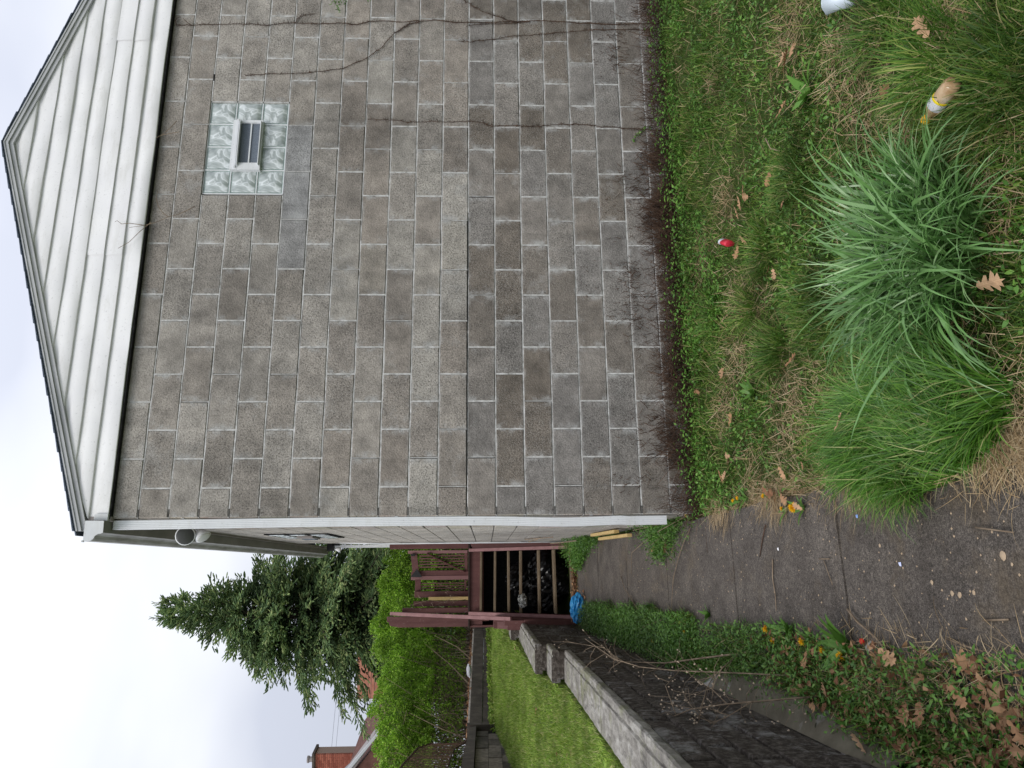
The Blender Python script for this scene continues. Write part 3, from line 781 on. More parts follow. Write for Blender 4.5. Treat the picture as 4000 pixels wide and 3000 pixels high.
# ================================================================ retaining wall
rw_ = empty('retaining_wall', 'blackened block retaining wall with pale stepped coping beside the path', 'wall')
XF, XB = -1.085, -1.352
segs = [(-9., 1.83, .79), (1.835, 2.42, .905), (2.425, 5.895, 1.02), (5.9, 7.3, 1.14)]
rb = random.Random(3)
def rough_block(name, x0, x1, y0, y1, z0, z1, mat, parent, j=.004, sub=False):
    b = MB(); q = lambda: rb.uniform(-j, j)
    c_ = .006
    v = [(x0, y0, z0), (x1 - c_, y0, z0), (x1 - c_, y1, z0), (x0, y1, z0), (x0, y0, z1), (x1 - c_, y0, z1), (x1 - c_, y1, z1), (x0, y1, z1),
         (x1 + q(), y0 + c_, z0 + c_), (x1 + q(), y1 - c_, z0 + c_), (x1 + q(), y1 - c_, z1 - c_), (x1 + q(), y0 + c_, z1 - c_)]
    b.add(v, [(0, 3, 2, 1), (4, 5, 6, 7), (0, 1, 5, 4), (2, 3, 7, 6), (3, 0, 4, 7), (1, 2, 9, 8), (2, 6, 10, 9), (6, 5, 11, 10), (5, 1, 8, 11), (8, 9, 10, 11)])
    o = b.build(name, mat, parent); return o
CH = .132
for si, (ya, yb, zt) in enumerate(segs):
    ztop = zt - .07
    k = 0; z = ztop
    while z > -.25:
        z0 = z - CH
        y = ya if si else max(ya, -3.6)
        y -= (k % 2) * .2
        while y < yb:
            a_, b_ = max(y, ya if si else -3.8), min(y + .40, yb)
            if b_ - a_ > .06 and z > gz((a_ + b_) / 2) - .03:
                rough_block('block', XB + .03, XF + rb.uniform(-.012, .006), a_ + .006, b_ - .006, z0 + .008, z - .007, M_dark, rw_)
            y += .40
        z = z0; k += 1
    if si == 0:
        mb = MB(); mb.box(XB + .03, XF - .012, -9, -3.81, -.4, ztop - .002); mb.build('wall_end', M_dark, rw_)
mb = MB()
for ya, yb, zt in segs: mb.box(XB + .034, XF - .016, max(ya, -3.8) + .002, yb - .002, -.3, zt - .072)
mb.build('mortar', M_dark, rw_)
# poured coping, cracked into lengths, with a lip along the path side
def coping(ya, yb, zt, nm='coping'):
    n = max(3, int((yb - ya) / .06)); b = MB(); prof_ = [(XB, -.075), (XB, -.006), (XB + .008, 0), (XF - .052, .0), (XF - .046, -.010), (XF - .036, -.010), (XF - .030, -.002), (XF + .004, -.004), (XF + .013, -.014), (XF + .012, -.05), (XF - .004, -.072)]
    for i in range(n + 1):
        y = ya + (yb - ya) * i / n
        for k, (x, z) in enumerate(prof_):
            b.v.append((x + (fbm(np.float64(y * 6), np.float64(k * 1.), 2) - .5) * .010, y, zt + z + (fbm(np.float64(y * 14), np.float64(k * .6), 9) - .5) * .013 * (k > 0)))
    m_ = len(prof_)
    for i in range(n):
        for k in range(m_ - 1): a = i * m_ + k; b.f.append((a, a + m_, a + m_ + 1, a + 1))
    b.f.append(tuple(range(m_))); b.f.append(tuple(reversed([n * m_ + k for k in range(m_)])))
    o = b.build(nm, M_coping, rw_); o.data.materials.append(M_dark); np_ = len(o.data.polygons)
    o.data.polygons[np_ - 2].material_index = 1; o.data.polygons[np_ - 1].material_index = 1
    return o
for a_, b_ in ((-9, -3.2), (-3.195, -1.62), (-1.615, -.28), (-.275, .83), (.835, 1.83)): coping(a_, b_, .79)
coping(1.836, 2.42, .905); coping(2.426, 5.895, 1.02); coping(5.9, 7.3, 1.14)
# low concrete haunch at the wall foot
mb = MB()
xs_ = np.linspace(-2.2, .1, 14)
vs = []
for y in xs_:
    w = .13 * (1 - ((y + 1.0) / 1.25) ** 2) if abs(y + 1.0) < 1.2 else .01
    z = float(gz(y)); vs += [(XF - .01, y, z + .13), (XF + .02 + w * .55, y, z + .105 * max(w / .13, .2)), (XF + .04 + w, y, z - .05)]
mb.add(vs, [(3 * i + k, 3 * i + 3 + k, 3 * i + 4 + k, 3 * i + 1 + k) for i in range(13) for k in range(2)])
m = Mat('olive_mortar', rough=.85); m.color(m.mix(m.ramp(m.noise(6, 5), [(.3, (.075, .065, .045)), (.7, (.15, .135, .10))]), (.42, .42, .42), m.ramp(m.noise(4, 4), [(.60, 0), (.70, .8)]))); m.bump(m.noise(40), .4, .01)
mb.build('mortar_haunch', m.m, rw_, smooth=True)

# ================================================================ far walls, fence
fw = empty('terrace_wall', 'dark rendered two-course terrace wall across the back of the lawn', 'wall')
def wall_line(A, B, z0a, z0b, h0, h1, mat, parent, n, nm, thick=.2, pale=None):
    A, B = Vector((A[0], A[1])), Vector((B[0], B[1])); d = (B - A).normalized(); nrm = Vector((d.y, -d.x))
    for k in range(n):
        p, q = A + (B - A) * (k / n), A + (B - A) * ((k + 1) / n)
        za = z0a + (z0b - z0a) * k / n; zb = z0a + (z0b - z0a) * (k + 1) / n; e = d * .006
        off = nrm * random.uniform(-.008, .008)
        b = MB(); vs = []
        for pt, z in ((p + e, za), (q - e, zb)):
            for t in (0, -thick):
                for h in (h0, h1): w = pt + nrm * t + off; vs.append((w.x, w.y, z + h))
        b.add(vs, [(0, 4, 5, 1), (2, 3, 7, 6), (1, 5, 7, 3), (0, 2, 6, 4), (0, 1, 3, 2), (4, 6, 7, 5)])
        b.build(nm, mat, parent)
wall_line((-3.0, 8.72), (-.30, 15.6), 1.33, 1.28, -.25, .235, M_render, fw, 4, 'lower_course')
wall_line((-3.0, 8.72), (-.30, 15.6), 1.33, 1.28, .245, .46, M_render, fw, 4, 'upper_course')
wall_line((-3.03, 8.75), (-.33, 15.62), 1.33, 1.28, .463, .495, M_lip, fw, 9, 'coping', .16)
mb = MB(); mb.box(-3.16, -2.97, 8.56, 8.74, 1.15, 1.83); mb.build('end_pier', M_render, fw)
bw = empty('brown_block_wall', 'brown block wall under the iron fence at the far left of the lawn', 'wall')
for r_ in range(4):
    n = 12
    for k in range(n):
        y0, y1 = 8.5 - k * .41 - (r_ % 2) * .2, 8.5 - (k + 1) * .41 - (r_ % 2) * .2
        z = 1.66 - r_ * .2
        b = MB(); o_ = random.uniform(-.008, .008); b.box(-3.32, -3.06 + o_, y1 + .006, y0 - .006, z - .195, z); b.build('block', M_brownblock, bw)
mb = MB(); mb.box(-3.3, -3.075, 3.5, 8.5, .8, 1.66); mb.build('core', M_gap, bw)
mb = MB(); n = 20
for i in range(n): 
    ya, yb = 8.6 - i * .26, 8.6 - (i + 1) * .26
    rise = lambda y: .07 * max(0, min(1, (8.6 - y) / 2.0)) 
    mb.add([(-3.38, ya, 1.67), (-2.99, ya, 1.67), (-2.99, yb, 1.67), (-3.38, yb, 1.67), (-3.38, ya, 1.79 + rise(ya)), (-3.0, ya, 1.77 + rise(ya)), (-3.0, yb, 1.77 + rise(yb)), (-3.38, yb, 1.79 + rise(yb))],
           [(0, 3, 2, 1), (4, 5, 6, 7), (1, 2, 6, 5), (0, 4, 7, 3)])
mb.build('coping', M_render, bw)
fe = empty('iron_fence', 'rusty iron railing fence standing on the brown block wall', 'fence')
mb = MB()
pts_t = [(-3.2, 8.35, 2.40), (-3.2, 8.0, 2.62), (-3.21, 7.0, 2.76), (-3.22, 5.6, 2.86), (-3.23, 3.9, 2.95)]
pts_b = [(-3.2, 8.6, 1.80), (-3.2, 8.25, 1.88), (-3.2, 7.9, 2.02), (-3.21, 7.3, 2.06), (-3.22, 5.6, 2.09), (-3.23, 3.9, 2.1)]
mb.tube(pts_t, .016, 6); mb.build('top_rail', M_rust, fe)
mb = MB(); mb.tube(pts_b, .014, 6); mb.build('bottom_rail', M_rust, fe)
yt = [p[1] for p in pts_t][::-1]; zt_ = [p[2] for p in pts_t][::-1]; yb_ = [p[1] for p in pts_b][::-1]; zb_ = [p[2] for p in pts_b][::-1]
for k in range(44):
    y = 8.28 - k * .098; b = MB(); b.tube([(-3.2, y, np.interp(y, yb_, zb_)), (-3.2, y + random.uniform(-.006, .006), np.interp(y, yt, zt_) + .0)], .0075 if k % 9 else .013, 5); b.build('picket', M_rust, fe)

# ================================================================ steps, deck and gate
st = empty('wooden_steps', 'steep open wooden steps between maroon stringers at the end of the path', 'steps', (-.52, 5.1, .26))
def local(o): return o
def P_(b, name, mat, parent, bev=.003): 
    o = b.build(name, mat, parent, bevel=bev); o.location = -Vector(parent.location) if parent.parent is None else (0, 0, 0); return o
tr = [(1.585, 6.2), (1.376, 6.04), (1.180, 5.88), (1.007, 5.72), (.756, 5.54), (.552, 5.36), (.325, 5.18)]
for i, (z, y) in enumerate(tr):
    x0, x1 = -.972 + random.uniform(-.004, .004), -.098; tl = random.uniform(-.010, .012)
    b = MB(); vs = []
    for x, t in ((x0, tl), (x1, -tl * .3)):
        for yy in (y, y + .215):
            for zz in (z - .036, z): vs.append((x, yy, zz + t))
    b.add(vs, [(0, 1, 5, 4), (2, 6, 7, 3), (1, 3, 7, 5), (0, 4, 6, 2), (0, 2, 3, 1), (4, 5, 7, 6)])
    P_(b, 'tread', M_tread, st, .006)
def sloped_board(x0, x1, ya, za, yb, zb, h):
    b = MB(); vs = []
    for x in (x0, x1):
        vs += [(x, ya, za), (x, yb, zb), (x, yb, zb + h), (x, ya, za + h)]
    b.add(vs, [(0, 1, 2, 3), (7, 6, 5, 4), (0, 4, 5, 1), (1, 5, 6, 2), (2, 6, 7, 3), (3, 7, 4, 0)]); return b
P_(sloped_board(-.098, -.052, 5.02, .20, 6.28, 1.72, .04), 'stringer_cap', M_maroon_top, st)
P_(sloped_board(-1.020, -.972, 5.02, .20, 6.28, 1.72, .04), 'stringer_cap', M_maroon_top, st)
P_(sloped_board(-.094, -.056, 5.05, .0, 6.28, 1.45, .2), 'stringer', M_maroon, st)
P_(sloped_board(-1.014, -.976, 5.05, .0, 6.28, 1.45, .2), 'stringer', M_maroon, st)
b = MB(); b.add([(-1.19, 5.16, .0), (-1.19, 6.0, .0), (-1.19, 6.0, 1.39), (-1.19, 5.95, 1.39), (-1.19, 5.16, .50), (-1.06, 5.16, .0), (-1.06, 6.0, .0), (-1.06, 6.0, 1.39), (-1.06, 5.95, 1.39), (-1.06, 5.16, .50)],
      [(0, 1, 2, 3, 4), (9, 8, 7, 6, 5), (0, 4, 9, 5), (4, 3, 8, 9), (3, 2, 7, 8), (2, 1, 6, 7)]); P_(b, 'side_panel', M_maroon, st)
b = MB(); b.box(-1.185, -1.022, 5.14, 5.16, .1, .98); b.box(-1.187, -1.062, 5.55, 5.6, .1, 1.2); P_(b, 'front_board', M_maroon, st)
b = MB(); b.box(-1.187, -1.065, 5.90, 5.935, .05, 1.388); P_(b, 'end_board', M_maroon, st)
b = MB(); b.box(-.048, -.004, 5.0, 6.3, .25, 1.70); P_(b, 'wall_board', M_maroon, st)
b = MB(); b.box(-1.056, -1.022, 5.3, 6.28, 0, 1.38); P_(b, 'dark_filler', M_maroon, st)  # added dark filler, closes the bright gap beside the left stringer
# handrail on the left
b = MB(); b.beam((-1.009, 5.14, 1.158), (-.993, 6.42, 2.93), .046, .05, (1, 0, 0)); P_(b, 'handrail', M_maroon_top, st)
b = MB(); b.box(-1.10, -1.035, 5.20, 5.27, .2, 1.25); P_(b, 'newel_post', M_maroon, st)

dk = empty('deck', 'maroon wooden deck with tall posts at the top of the steps', 'deck', (-.55, 6.5, 1.75))
b = MB(); b.box(-1.20, .05, 6.30, 6.33, 1.74, 1.765); P_(b, 'edge_trim', Mat('dark_edge', (.035, .022, .018), .8).m, dk)
b = MB(); b.box(-1.0, -.05, 6.335, 6.37, 1.53, 1.738); P_(b, 'fascia_board', M_maroon, dk)
for k in range(8):
    b = MB(); b.box(-1.19, .04, 6.34 + k * .142, 6.34 + k * .142 + .136, 1.740, 1.764); P_(b, 'deck_board', M_maroon, dk)
for x, y, z0, z1, w in ((.0, 6.40, 1.765, 2.972, .092), (-.446, 6.76, 1.765, 2.67, .128), (-.727, 6.66, 1.765, 2.60, .092), (-.862, 6.56, 1.765, 2.60, .078), (-.955, 6.46, 1.765, 2.76, .075)):
    b = MB(); b.box(x - w / 2, x + w / 2, y - .045, y + .045, z0, z1); P_(b, 'post', M_maroon, dk, .004)
b = MB(); b.box(-.512, -.450, 6.70, 6.714, 1.765, 2.665); P_(b, 'post_facing', M_maroon_top, dk)
b = MB(); b.box(-1.110, -1.033, 6.33, 6.42, 1.45, 2.975); P_(b, 'tall_post', M_maroon, dk, .004)
b = MB(); b.add([(-1.19, 6.36, 1.55), (-1.112, 6.36, 1.55), (-1.112, 6.36, 2.955), (-1.165, 6.36, 2.93), (-1.19, 6.36, 2.80), (-1.19, 6.41, 1.55), (-1.112, 6.41, 1.55), (-1.112, 6.41, 2.955), (-1.165, 6.41, 2.93), (-1.19, 6.41, 2.80)],
      [(0, 1, 2, 3, 4), (9, 8, 7, 6, 5), (0, 4, 9, 5), (4, 3, 8, 9), (3, 2, 7, 8), (1, 0, 5, 6)]); P_(b, 'side_post', M_maroon, dk)
b = MB(); b.box(-.690, -.512, 6.69, 6.72, 2.51, 2.60); P_(b, 'rail', M_maroon, dk)
b = MB(); b.box(-.690, -.512, 6.69, 6.72, 1.80, 1.83); P_(b, 'rail', M_maroon, dk)
for x in (-.565, -.605, -.645): b = MB(); b.box(x - .009, x + .009, 6.70, 6.72, 1.83, 2.51); P_(b, 'baluster', M_maroon, dk, 0)
b = MB(); b.box(-1.25, .05, 6.96, 7.0, 0, 1.735); P_(b, 'under_deck_shade', M_gap, dk)  # added near-black sheet, stands in for the darkness under the deck
b = MB(); b.box(-1.2, -1.17, 6.34, 6.95, .9, 1.735); P_(b, 'side_board', M_maroon, dk)
for x in (-1.0, -.1):
    b = MB(); b.box(x - .05, x + .05, 7.3, 7.4, .3, 1.73); P_(b, 'support_post', M_maroon, dk)
pl_ = empty('yellow_plank', 'bare yellow pine plank standing upright between the maroon posts', 'plank', (-.79, 6.52, 1.766))
b = MB(); b.box(-.812, -.762, 6.51, 6.535, 1.766, 2.374); P_(b, 'board', M_pine, pl_)
gt = empty('garden_gate', 'maroon picket gate with diagonal brace and black hinge at the steps top', 'gate', (-.06, 6.62, 1.77))
def gy(x): return 6.60 + (-.07 - x) * .35
def gbox(x0, x1, z0, z1, t=.03, z2=None, z3=None):
    b = MB(); z2 = z0 if z2 is None else z2; z3 = z1 if z3 is None else z3
    vs = [(x0, gy(x0), z0), (x1, gy(x1), z2), (x1, gy(x1) + t, z2), (x0, gy(x0) + t, z0), (x0, gy(x0), z1), (x1, gy(x1), z3), (x1, gy(x1) + t, z3), (x0, gy(x0) + t, z1)]
    b.add(vs, [(0, 3, 2, 1), (4, 5, 6, 7), (0, 1, 5, 4), (1, 2, 6, 5), (2, 3, 7, 6), (3, 0, 4, 7)]); return b
P_(gbox(-.112, -.064, 1.785, 2.715), 'stile', M_maroon_top, gt)
P_(gbox(-.455, -.370, 1.785, 2.55), 'stile', M_maroon, gt)
P_(gbox(-.45, -.113, 2.535, 2.640, .03, 2.575, 2.675), 'top_rail', M_maroon, gt)
P_(gbox(-.37, -.113, 1.785, 1.830), 'bottom_rail', M_maroon, gt)
for x in (-.148, -.19, -.232, -.275, -.318): P_(gbox(x - .010, x + .010, 1.83, 2.54, .018), 'picket', M_maroon, gt, 0)
b = MB(); b.beam((-.115, 6.60, 2.42), (-.40, 6.70, 1.83), .05, .02, (1, 0, 0)); b.v = [(x, y - .012, z) for x, y, z in b.v]
b2 = MB(); 
P_(b, 'brace', M_maroon, gt)
b = MB(); xx = -.425; b.add([(xx + .085, 6.69, 2.575), (xx - .04, 6.70, 2.67), (xx - .045, 6.70, 2.49), (xx + .085, 6.685, 2.575), (xx - .04, 6.693, 2.67), (xx - .045, 6.693, 2.49)], [(3, 4, 5), (0, 2, 1), (0, 1, 4, 3), (1, 2, 5, 4), (2, 0, 3, 5)]); 
b.v = [(x, y - .03, z) for x, y, z in b.v]; P_(b, 'hinge', M_black, gt, 0)
b = MB(); b.box(-.15, -.115, 6.575, 6.60, 2.60, 2.665); P_(b, 'latch', M_black, gt, 0)

# ================================================================ spruce
def spindles(base, d, L, R, seed=0, k=4):
    r = np.random.default_rng(seed); n = len(base); d = unit(d)
    x = unit(np.cross(d, r.normal(size=(n, 3)))); y = np.cross(d, x); V = [base]
    for t, q in ((.18, .8), (.55, 1.0), (.85, .7)):
        for j in range(k):
            a = 2 * np.pi * j / k + t * 2
            jit = r.uniform(.55, 1.35, n)[:, None]
            V.append(base + d * (L * (t + r.normal(0, .03, n)))[:, None] + (x * np.cos(a) + y * np.sin(a)) * (R * q)[:, None] * jit)
    V.append(base + d * L[:, None]); V = np.stack(V, 1); m_ = V.shape[1]; i = np.arange(n)[:, None] * m_; F = []
    for j in range(k):
        j2 = (j + 1) % k
        F.append(np.concatenate([i, i + 1 + j2, i + 1 + j], 1))
        for ring in (0, 1):
            a = i + 1 + ring * k + j; b = i + 1 + ring * k + j2; c_ = b + k; e = a + k
            F.append(np.concatenate([a, b, c_], 1)); F.append(np.concatenate([a, c_, e], 1))
        F.append(np.concatenate([i + 1 + 2 * k + j, i + 1 + 2 * k + j2, i + 1 + 3 * k], 1))
    return V.reshape(-1, 3), np.concatenate(F, 0)
TB = at(1500, 2400, 19.0); TOPZ = 9.85
tree = empty('spruce_tree', 'tall dark green spruce with drooping boughs rising behind the hedge', 'tree', (TB.x, TB.y, tz))
def crown_r(z):
    t = TOPZ - z
    return np.interp(t, [0, .35, .8, 1.5, 2.2, 3.0, 4.0, 5.5, 7.0, 8.4], [.03, .14, .34, .85, 1.42, 1.85, 2.50, 2.85, 2.95, 2.8])
rs = np.random.default_rng(4)
tb_ = MB(); bas, dirs, lens, rads = [], [], [], []
inb, ind, inl, inr = [], [], [], []
lead = [((TB.x, TB.y), TOPZ), ((TB.x + .36, TB.y - .1), TOPZ - .05)]
mbt = MB()
mbt.tube([(TB.x, TB.y, tz - .1), (TB.x + .02, TB.y, 5), (TB.x, TB.y, 8.4), (TB.x - .02, TB.y, TOPZ + .35)], [.19, .13, .05, .006], 8)
mbt.tube([(TB.x, TB.y, 7.4), (TB.x + .25, TB.y - .05, 8.2), (TB.x + .37, TB.y - .1, TOPZ + .25)], [.06, .035, .006], 6)
nb = 0
z = tz + .7
while z < TOPZ - .12:
    cnt = 7 if z < 8.8 else 5
    for q in range(cnt):
        az = rs.uniform(0, 2 * np.pi); R = float(crown_r(z)) * rs.uniform(.45, 1.08)
        cx, cy = (TB.x, TB.y) if (z < 8.2 or rs.random() < .5) else (TB.x + .3, TB.y - .08)
        tt = (TOPZ - z) / 8.5; up0 = np.interp(tt, [0, .12, .3, 1], [1.2, .55, .15, -.15]); tipup = .35
        pts = []; npt = 9
        for i in range(npt):
            s_ = i / (npt - 1)
            rr_ = R * s_; zz = z + R * (up0 * s_ - .30 * s_ * s_ * (tt + .25) * 1.6 + tipup * max(0, s_ - .6) ** 2)
            a2 = az + .15 * s_ * math.sin(q + z * 3)
            pts.append((cx + rr_ * math.cos(a2), cy + rr_ * math.sin(a2), zz))
        mbt.tube(pts, [max(.004, .028 * (1 - .9 * i / npt) * (.3 + tt)) for i in range(npt)], 4, False)
        P = np.array(pts)
        ns = max(5, int(R / .10))
        for k in range(ns):
            s_ = (k + .6) / ns; s_ = .14 + .86 * s_
            if s_ > 1: s_ = 1.
            f = s_ * (npt - 1); i0 = min(int(f), npt - 2); p = P[i0] + (P[i0 + 1] - P[i0]) * (f - i0); dd = (P[i0 + 1] - P[i0]); dd /= np.linalg.norm(dd)
            side = np.cross(dd, [0, 0, 1.]); side /= np.linalg.norm(side) + 1e-6
            for sg in (-1, 1):
                sl = (.10 + .42 * (1 - s_) ** .6 * min(R, 1.6)) * rs.uniform(.6, 1.2)
                sdir = dd * .75 + side * sg * rs.uniform(.6, 1.0) + np.array([0, 0, rs.uniform(-.35, .25)]); sdir /= np.linalg.norm(sdir)
                nf = max(2, int(sl / (.062 if s_ < .75 else .085)))
                for j in range(nf):
                    u = (j + 1) / nf; bp = p + sdir * sl * u + np.array([0, 0, -.25 * sl * u * u])
                    fd = sdir * .8 + side * rs.normal(0, .5) + dd * .3 + np.array([0, 0, rs.uniform(-.55, .6)])
                    outer = s_ > .45 or tt < .25
                    fl_ = rs.uniform(.09, .20) * (1.1 if outer else .9)
                    if outer: bas.append(bp); dirs.append(fd); lens.append(fl_); rads.append(rs.uniform(.014, .023))
                    else: inb.append(bp); ind.append(fd); inl.append(fl_); inr.append(rs.uniform(.018, .028))
            if rs.random() < .8:
                bas.append(p); dirs.append(dd + np.array([rs.normal(0, .3), rs.normal(0, .3), rs.uniform(.1, .7)])); lens.append(rs.uniform(.16, .30)); rads.append(.016)
    z += np.interp(z, [tz, 8.5, TOPZ], [.125, .115, .09])
for (cx, cy), zt in lead:                       # leader shoots
    for k in range(60):
        zz = zt + .30 - k * .034; a = rs.uniform(0, 6.28)
        bas.append(np.array([cx, cy, zz])); dirs.append(np.array([math.cos(a), math.sin(a), .9 + .5 * (k < 6)])); lens.append(.10 + .012 * min(k, 16)); rads.append(.009 + .0002 * k)
def arr(l): return np.array(l, dtype=float)
loc0 = np.array([TB.x, TB.y, tz])
V, F = spindles(arr(bas) - loc0, arr(dirs), arr(lens), arr(rads), 1)
o = np_mesh('crown', V, F, M_spruce, False, tree); nsp = len(F)
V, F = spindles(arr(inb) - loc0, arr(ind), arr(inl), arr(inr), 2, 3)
o = np_mesh('inner_crown', V, F, M_spruce_shade, False, tree)
mbt.v = [(x - TB.x, y - TB.y, z - tz) for x, y, z in mbt.v]; mbt.build('trunk', M_bark, tree)
print('spruce tris', nsp, len(F))

# ================================================================ hedge
hp = [at(1500, 2040, 17.9), at(1495, 2300, 17.3), at(1475, 2500, 16.6), at(1490, 2750, 14.6), at(1478, 3000, 13.2), at(1480, 3250, 12.2)]
hedge = empty('hedge', 'bright green leafy hedge with twiggy bare base along the terrace edge', 'hedge', (0, 0, 0))
hx = np.array([[p.x, p.y, p.z] for p in hp]); cum = np.r_[0, np.cumsum(np.linalg.norm(np.diff(hx[:, :2], axis=0), axis=1))]
def hpt(s_):
    return np.stack([np.interp(s_, cum, hx[:, 0]), np.interp(s_, cum, hx[:, 1]), np.interp(s_, cum, hx[:, 2])], 1)
def hedge_leaves(n, mat, name, seed, shell, size, zlo, zhi, zpow=1.):
    r = np.random.default_rng(seed); s_ = r.uniform(0, cum[-1], n); p = hpt(s_)
    e = .01; tdir = unit(hpt(np.minimum(s_ + .1, cum[-1])) - hpt(np.maximum(s_ - .1, 0))); nd = np.stack([tdir[:, 1], -tdir[:, 0], np.zeros(n)], 1); nd *= np.sign(-(nd[:, 1:2]))   # towards the camera
    h = r.uniform(zlo, zhi, n) ** zpow
    base_z = 1.78; H = p[:, 2] - base_z + (fbm(s_ * 2.5, s_ * 0, 5) - .5) * .45 + (vnoise(s_ * 9, s_ * 0, 6) - .5) * .12
    lump = (fbm(s_ * 1.9, h * 5, 7) - .5) * .55 + (vnoise(s_ * 7, h * 14, 9) - .5) * .22
    w = .50 * (1 - np.clip(h - .82, 0, 1) * 2.2) * (.55 + .45 * np.clip(h * 2.2, 0, 1))
    depth = r.uniform(-1, 1, n) if not shell else np.where(r.random(n) < .78, 1 - r.exponential(.16, n), r.uniform(-1, 1, n))
    off = (w + lump * .6) * depth
    P = np.stack([p[:, 0], p[:, 1], base_z + h * H], 1) + nd * off[:, None]
    d = unit(r.normal(size=(n, 3)) + nd * .5 + np.array([0, 0, .5])); nr = unit(r.normal(size=(n, 3)) + np.array([0, 0, .8]))
    # bunch the leaves round shoot tips
    P += r.normal(0, .012, (n, 3))
    V, F = leaves(P, r.uniform(.6, 1.25, n) * size, d, nr, .55)
    return np_mesh(name, V, F, mat, False, hedge)
o = hedge_leaves(62000, M_hedge, 'foliage', 1, True, .046, .42, 1.02)
o = hedge_leaves(15000, M_hedge, 'lower_foliage', 3, True, .040, .08, .6)
o = hedge_leaves(15000, M_hedge_shade, 'inner_foliage', 2, False, .06, .1, .95)
r = np.random.default_rng(8); n = 620; s_ = r.uniform(0, cum[-1], n); p = hpt(s_); a = p.copy(); a[:, 2] = 1.78; a[:, :2] += r.normal(0, .16, (n, 2)); b_ = a + np.stack([r.normal(0, .30, n), r.normal(0, .25, n), r.uniform(.8, 1.7, n)], 1)
V, F = twigs(a, b_, r.uniform(.006, .016, n), .003, (a + b_) / 2 + r.normal(0, .07, (n, 3)))
n2 = 2600; s2 = r.uniform(0, cum[-1], n2); a2 = hpt(s2); a2[:, 2] = 1.8 + r.uniform(0, 1.2, n2); a2[:, :2] += r.normal(0, .22, (n2, 2)); b2 = a2 + r.normal(0, .22, (n2, 3)) + np.array([0, 0, .12])
V2, F2 = twigs(a2, b2, .003, .0015)
V, F = cat([(V, F), (V2, F2)]); np_mesh('stems', V, F, M_twig, False, hedge)
# leaf litter along the foot of the hedge and on top of the wall
r = np.random.default_rng(21); n = 5200; s_ = r.uniform(0, cum[-1], n); p = hpt(s_); p[:, 2] = 1.79 + r.uniform(0, .05, n)
tt = r.uniform(-.3, 1.5, n); p[:, 1] -= tt * .9; p[:, 0] += tt * .1
keepm = (p[:, 1] > 8.6 + (p[:, 0] + 3.0) * 2.55 + .22) | (p[:, 0] < -3.1)
p = p[keepm]; n = len(p)
V, F = leaves(p, r.uniform(.04, .09, n), r.normal(size=(n, 3)) * [1, 1, .3], r.normal(size=(n, 3)) * .3 + [0, 0, 1], .6)
o = np_mesh('leaf_litter', V, F, M_litter, False); tag(o, 'brown leaf litter under the hedge on the terrace wall top', 'leaf litter', kind='stuff')

# ================================================================ lawn grass behind the retaining wall
r = np.random.default_rng(31); n = 72000
x = r.uniform(-3.1, -1.36, n); y = -1.0 + 11.5 * r.random(n) ** 1.25
n3 = 9000; x = np.r_[x, r.uniform(-2.6, -1.0, n3)]; y = np.r_[y, r.uniform(6.5, 12.5, n3)]
k = (y < 8.6 + (x + 3.0) * 2.55 - .1); x, y = x[k], y[k]; n = len(x)
z = lawnz(x, y); pn = fbm(x * 3, y * 3, 12)
B = np.stack([x, y, z - .01], 1)
L = (.022 + .035 * r.random(n)) * (.7 + .8 * pn) + .004 * np.clip(y, 0, 10)
V, F = blades(B, L, r.uniform(.003, .006, n) * (1 + .12 * np.clip(y, 0, 12)), r.uniform(.1, .8, n), r.uniform(.2, 1.1, n), 2, seed=3)
o = np_mesh('lawn_grass', V, F, M_lawngrass, True); tag(o, 'short bright green lawn grass behind the retaining wall', 'grass', kind='stuff')
n = 5200; x = r.uniform(-3.1, -1.36, n); y = r.uniform(-1, 8.6, n); k = (y < 8.6 + (x + 3.0) * 2.55 - .1) & (fbm(x * 2, y * 2, 4) > .45); x, y = x[k], y[k]; n = len(x)
B = np.stack([x, y, lawnz(x, y) + .012], 1); dv = r.normal(size=(n, 3)) * [1, 1, .25]
V, F = leaves(B, r.uniform(.02, .045, n), dv, r.normal(size=(n, 3)) * .3 + [0, 0, 1], .6)
# taller weeds along the wall foot at the back of the lawn
n4 = 4200; t = r.random(n4); bx = -3.0 + 2.2 * t + r.normal(0, .05, n4); by = 8.72 + 5.6 * t - np.abs(r.normal(0, .16, n4)) - .05
B4 = np.stack([bx, by, lawnz(bx, by) + r.uniform(0, .12, n4)], 1)
V4, F4 = leaves(B4, r.uniform(.03, .07, n4), r.normal(size=(n4, 3)) + [0, 0, .4], r.normal(size=(n4, 3)) + [0, 0, 1], .6)
V, F = cat([(V, F), (V4, F4)])
o = np_mesh('lawn_clover', V, F, M_lawngrass, False); tag(o, 'clover and low weeds in the lawn and along the far wall foot', 'weeds', kind='stuff')

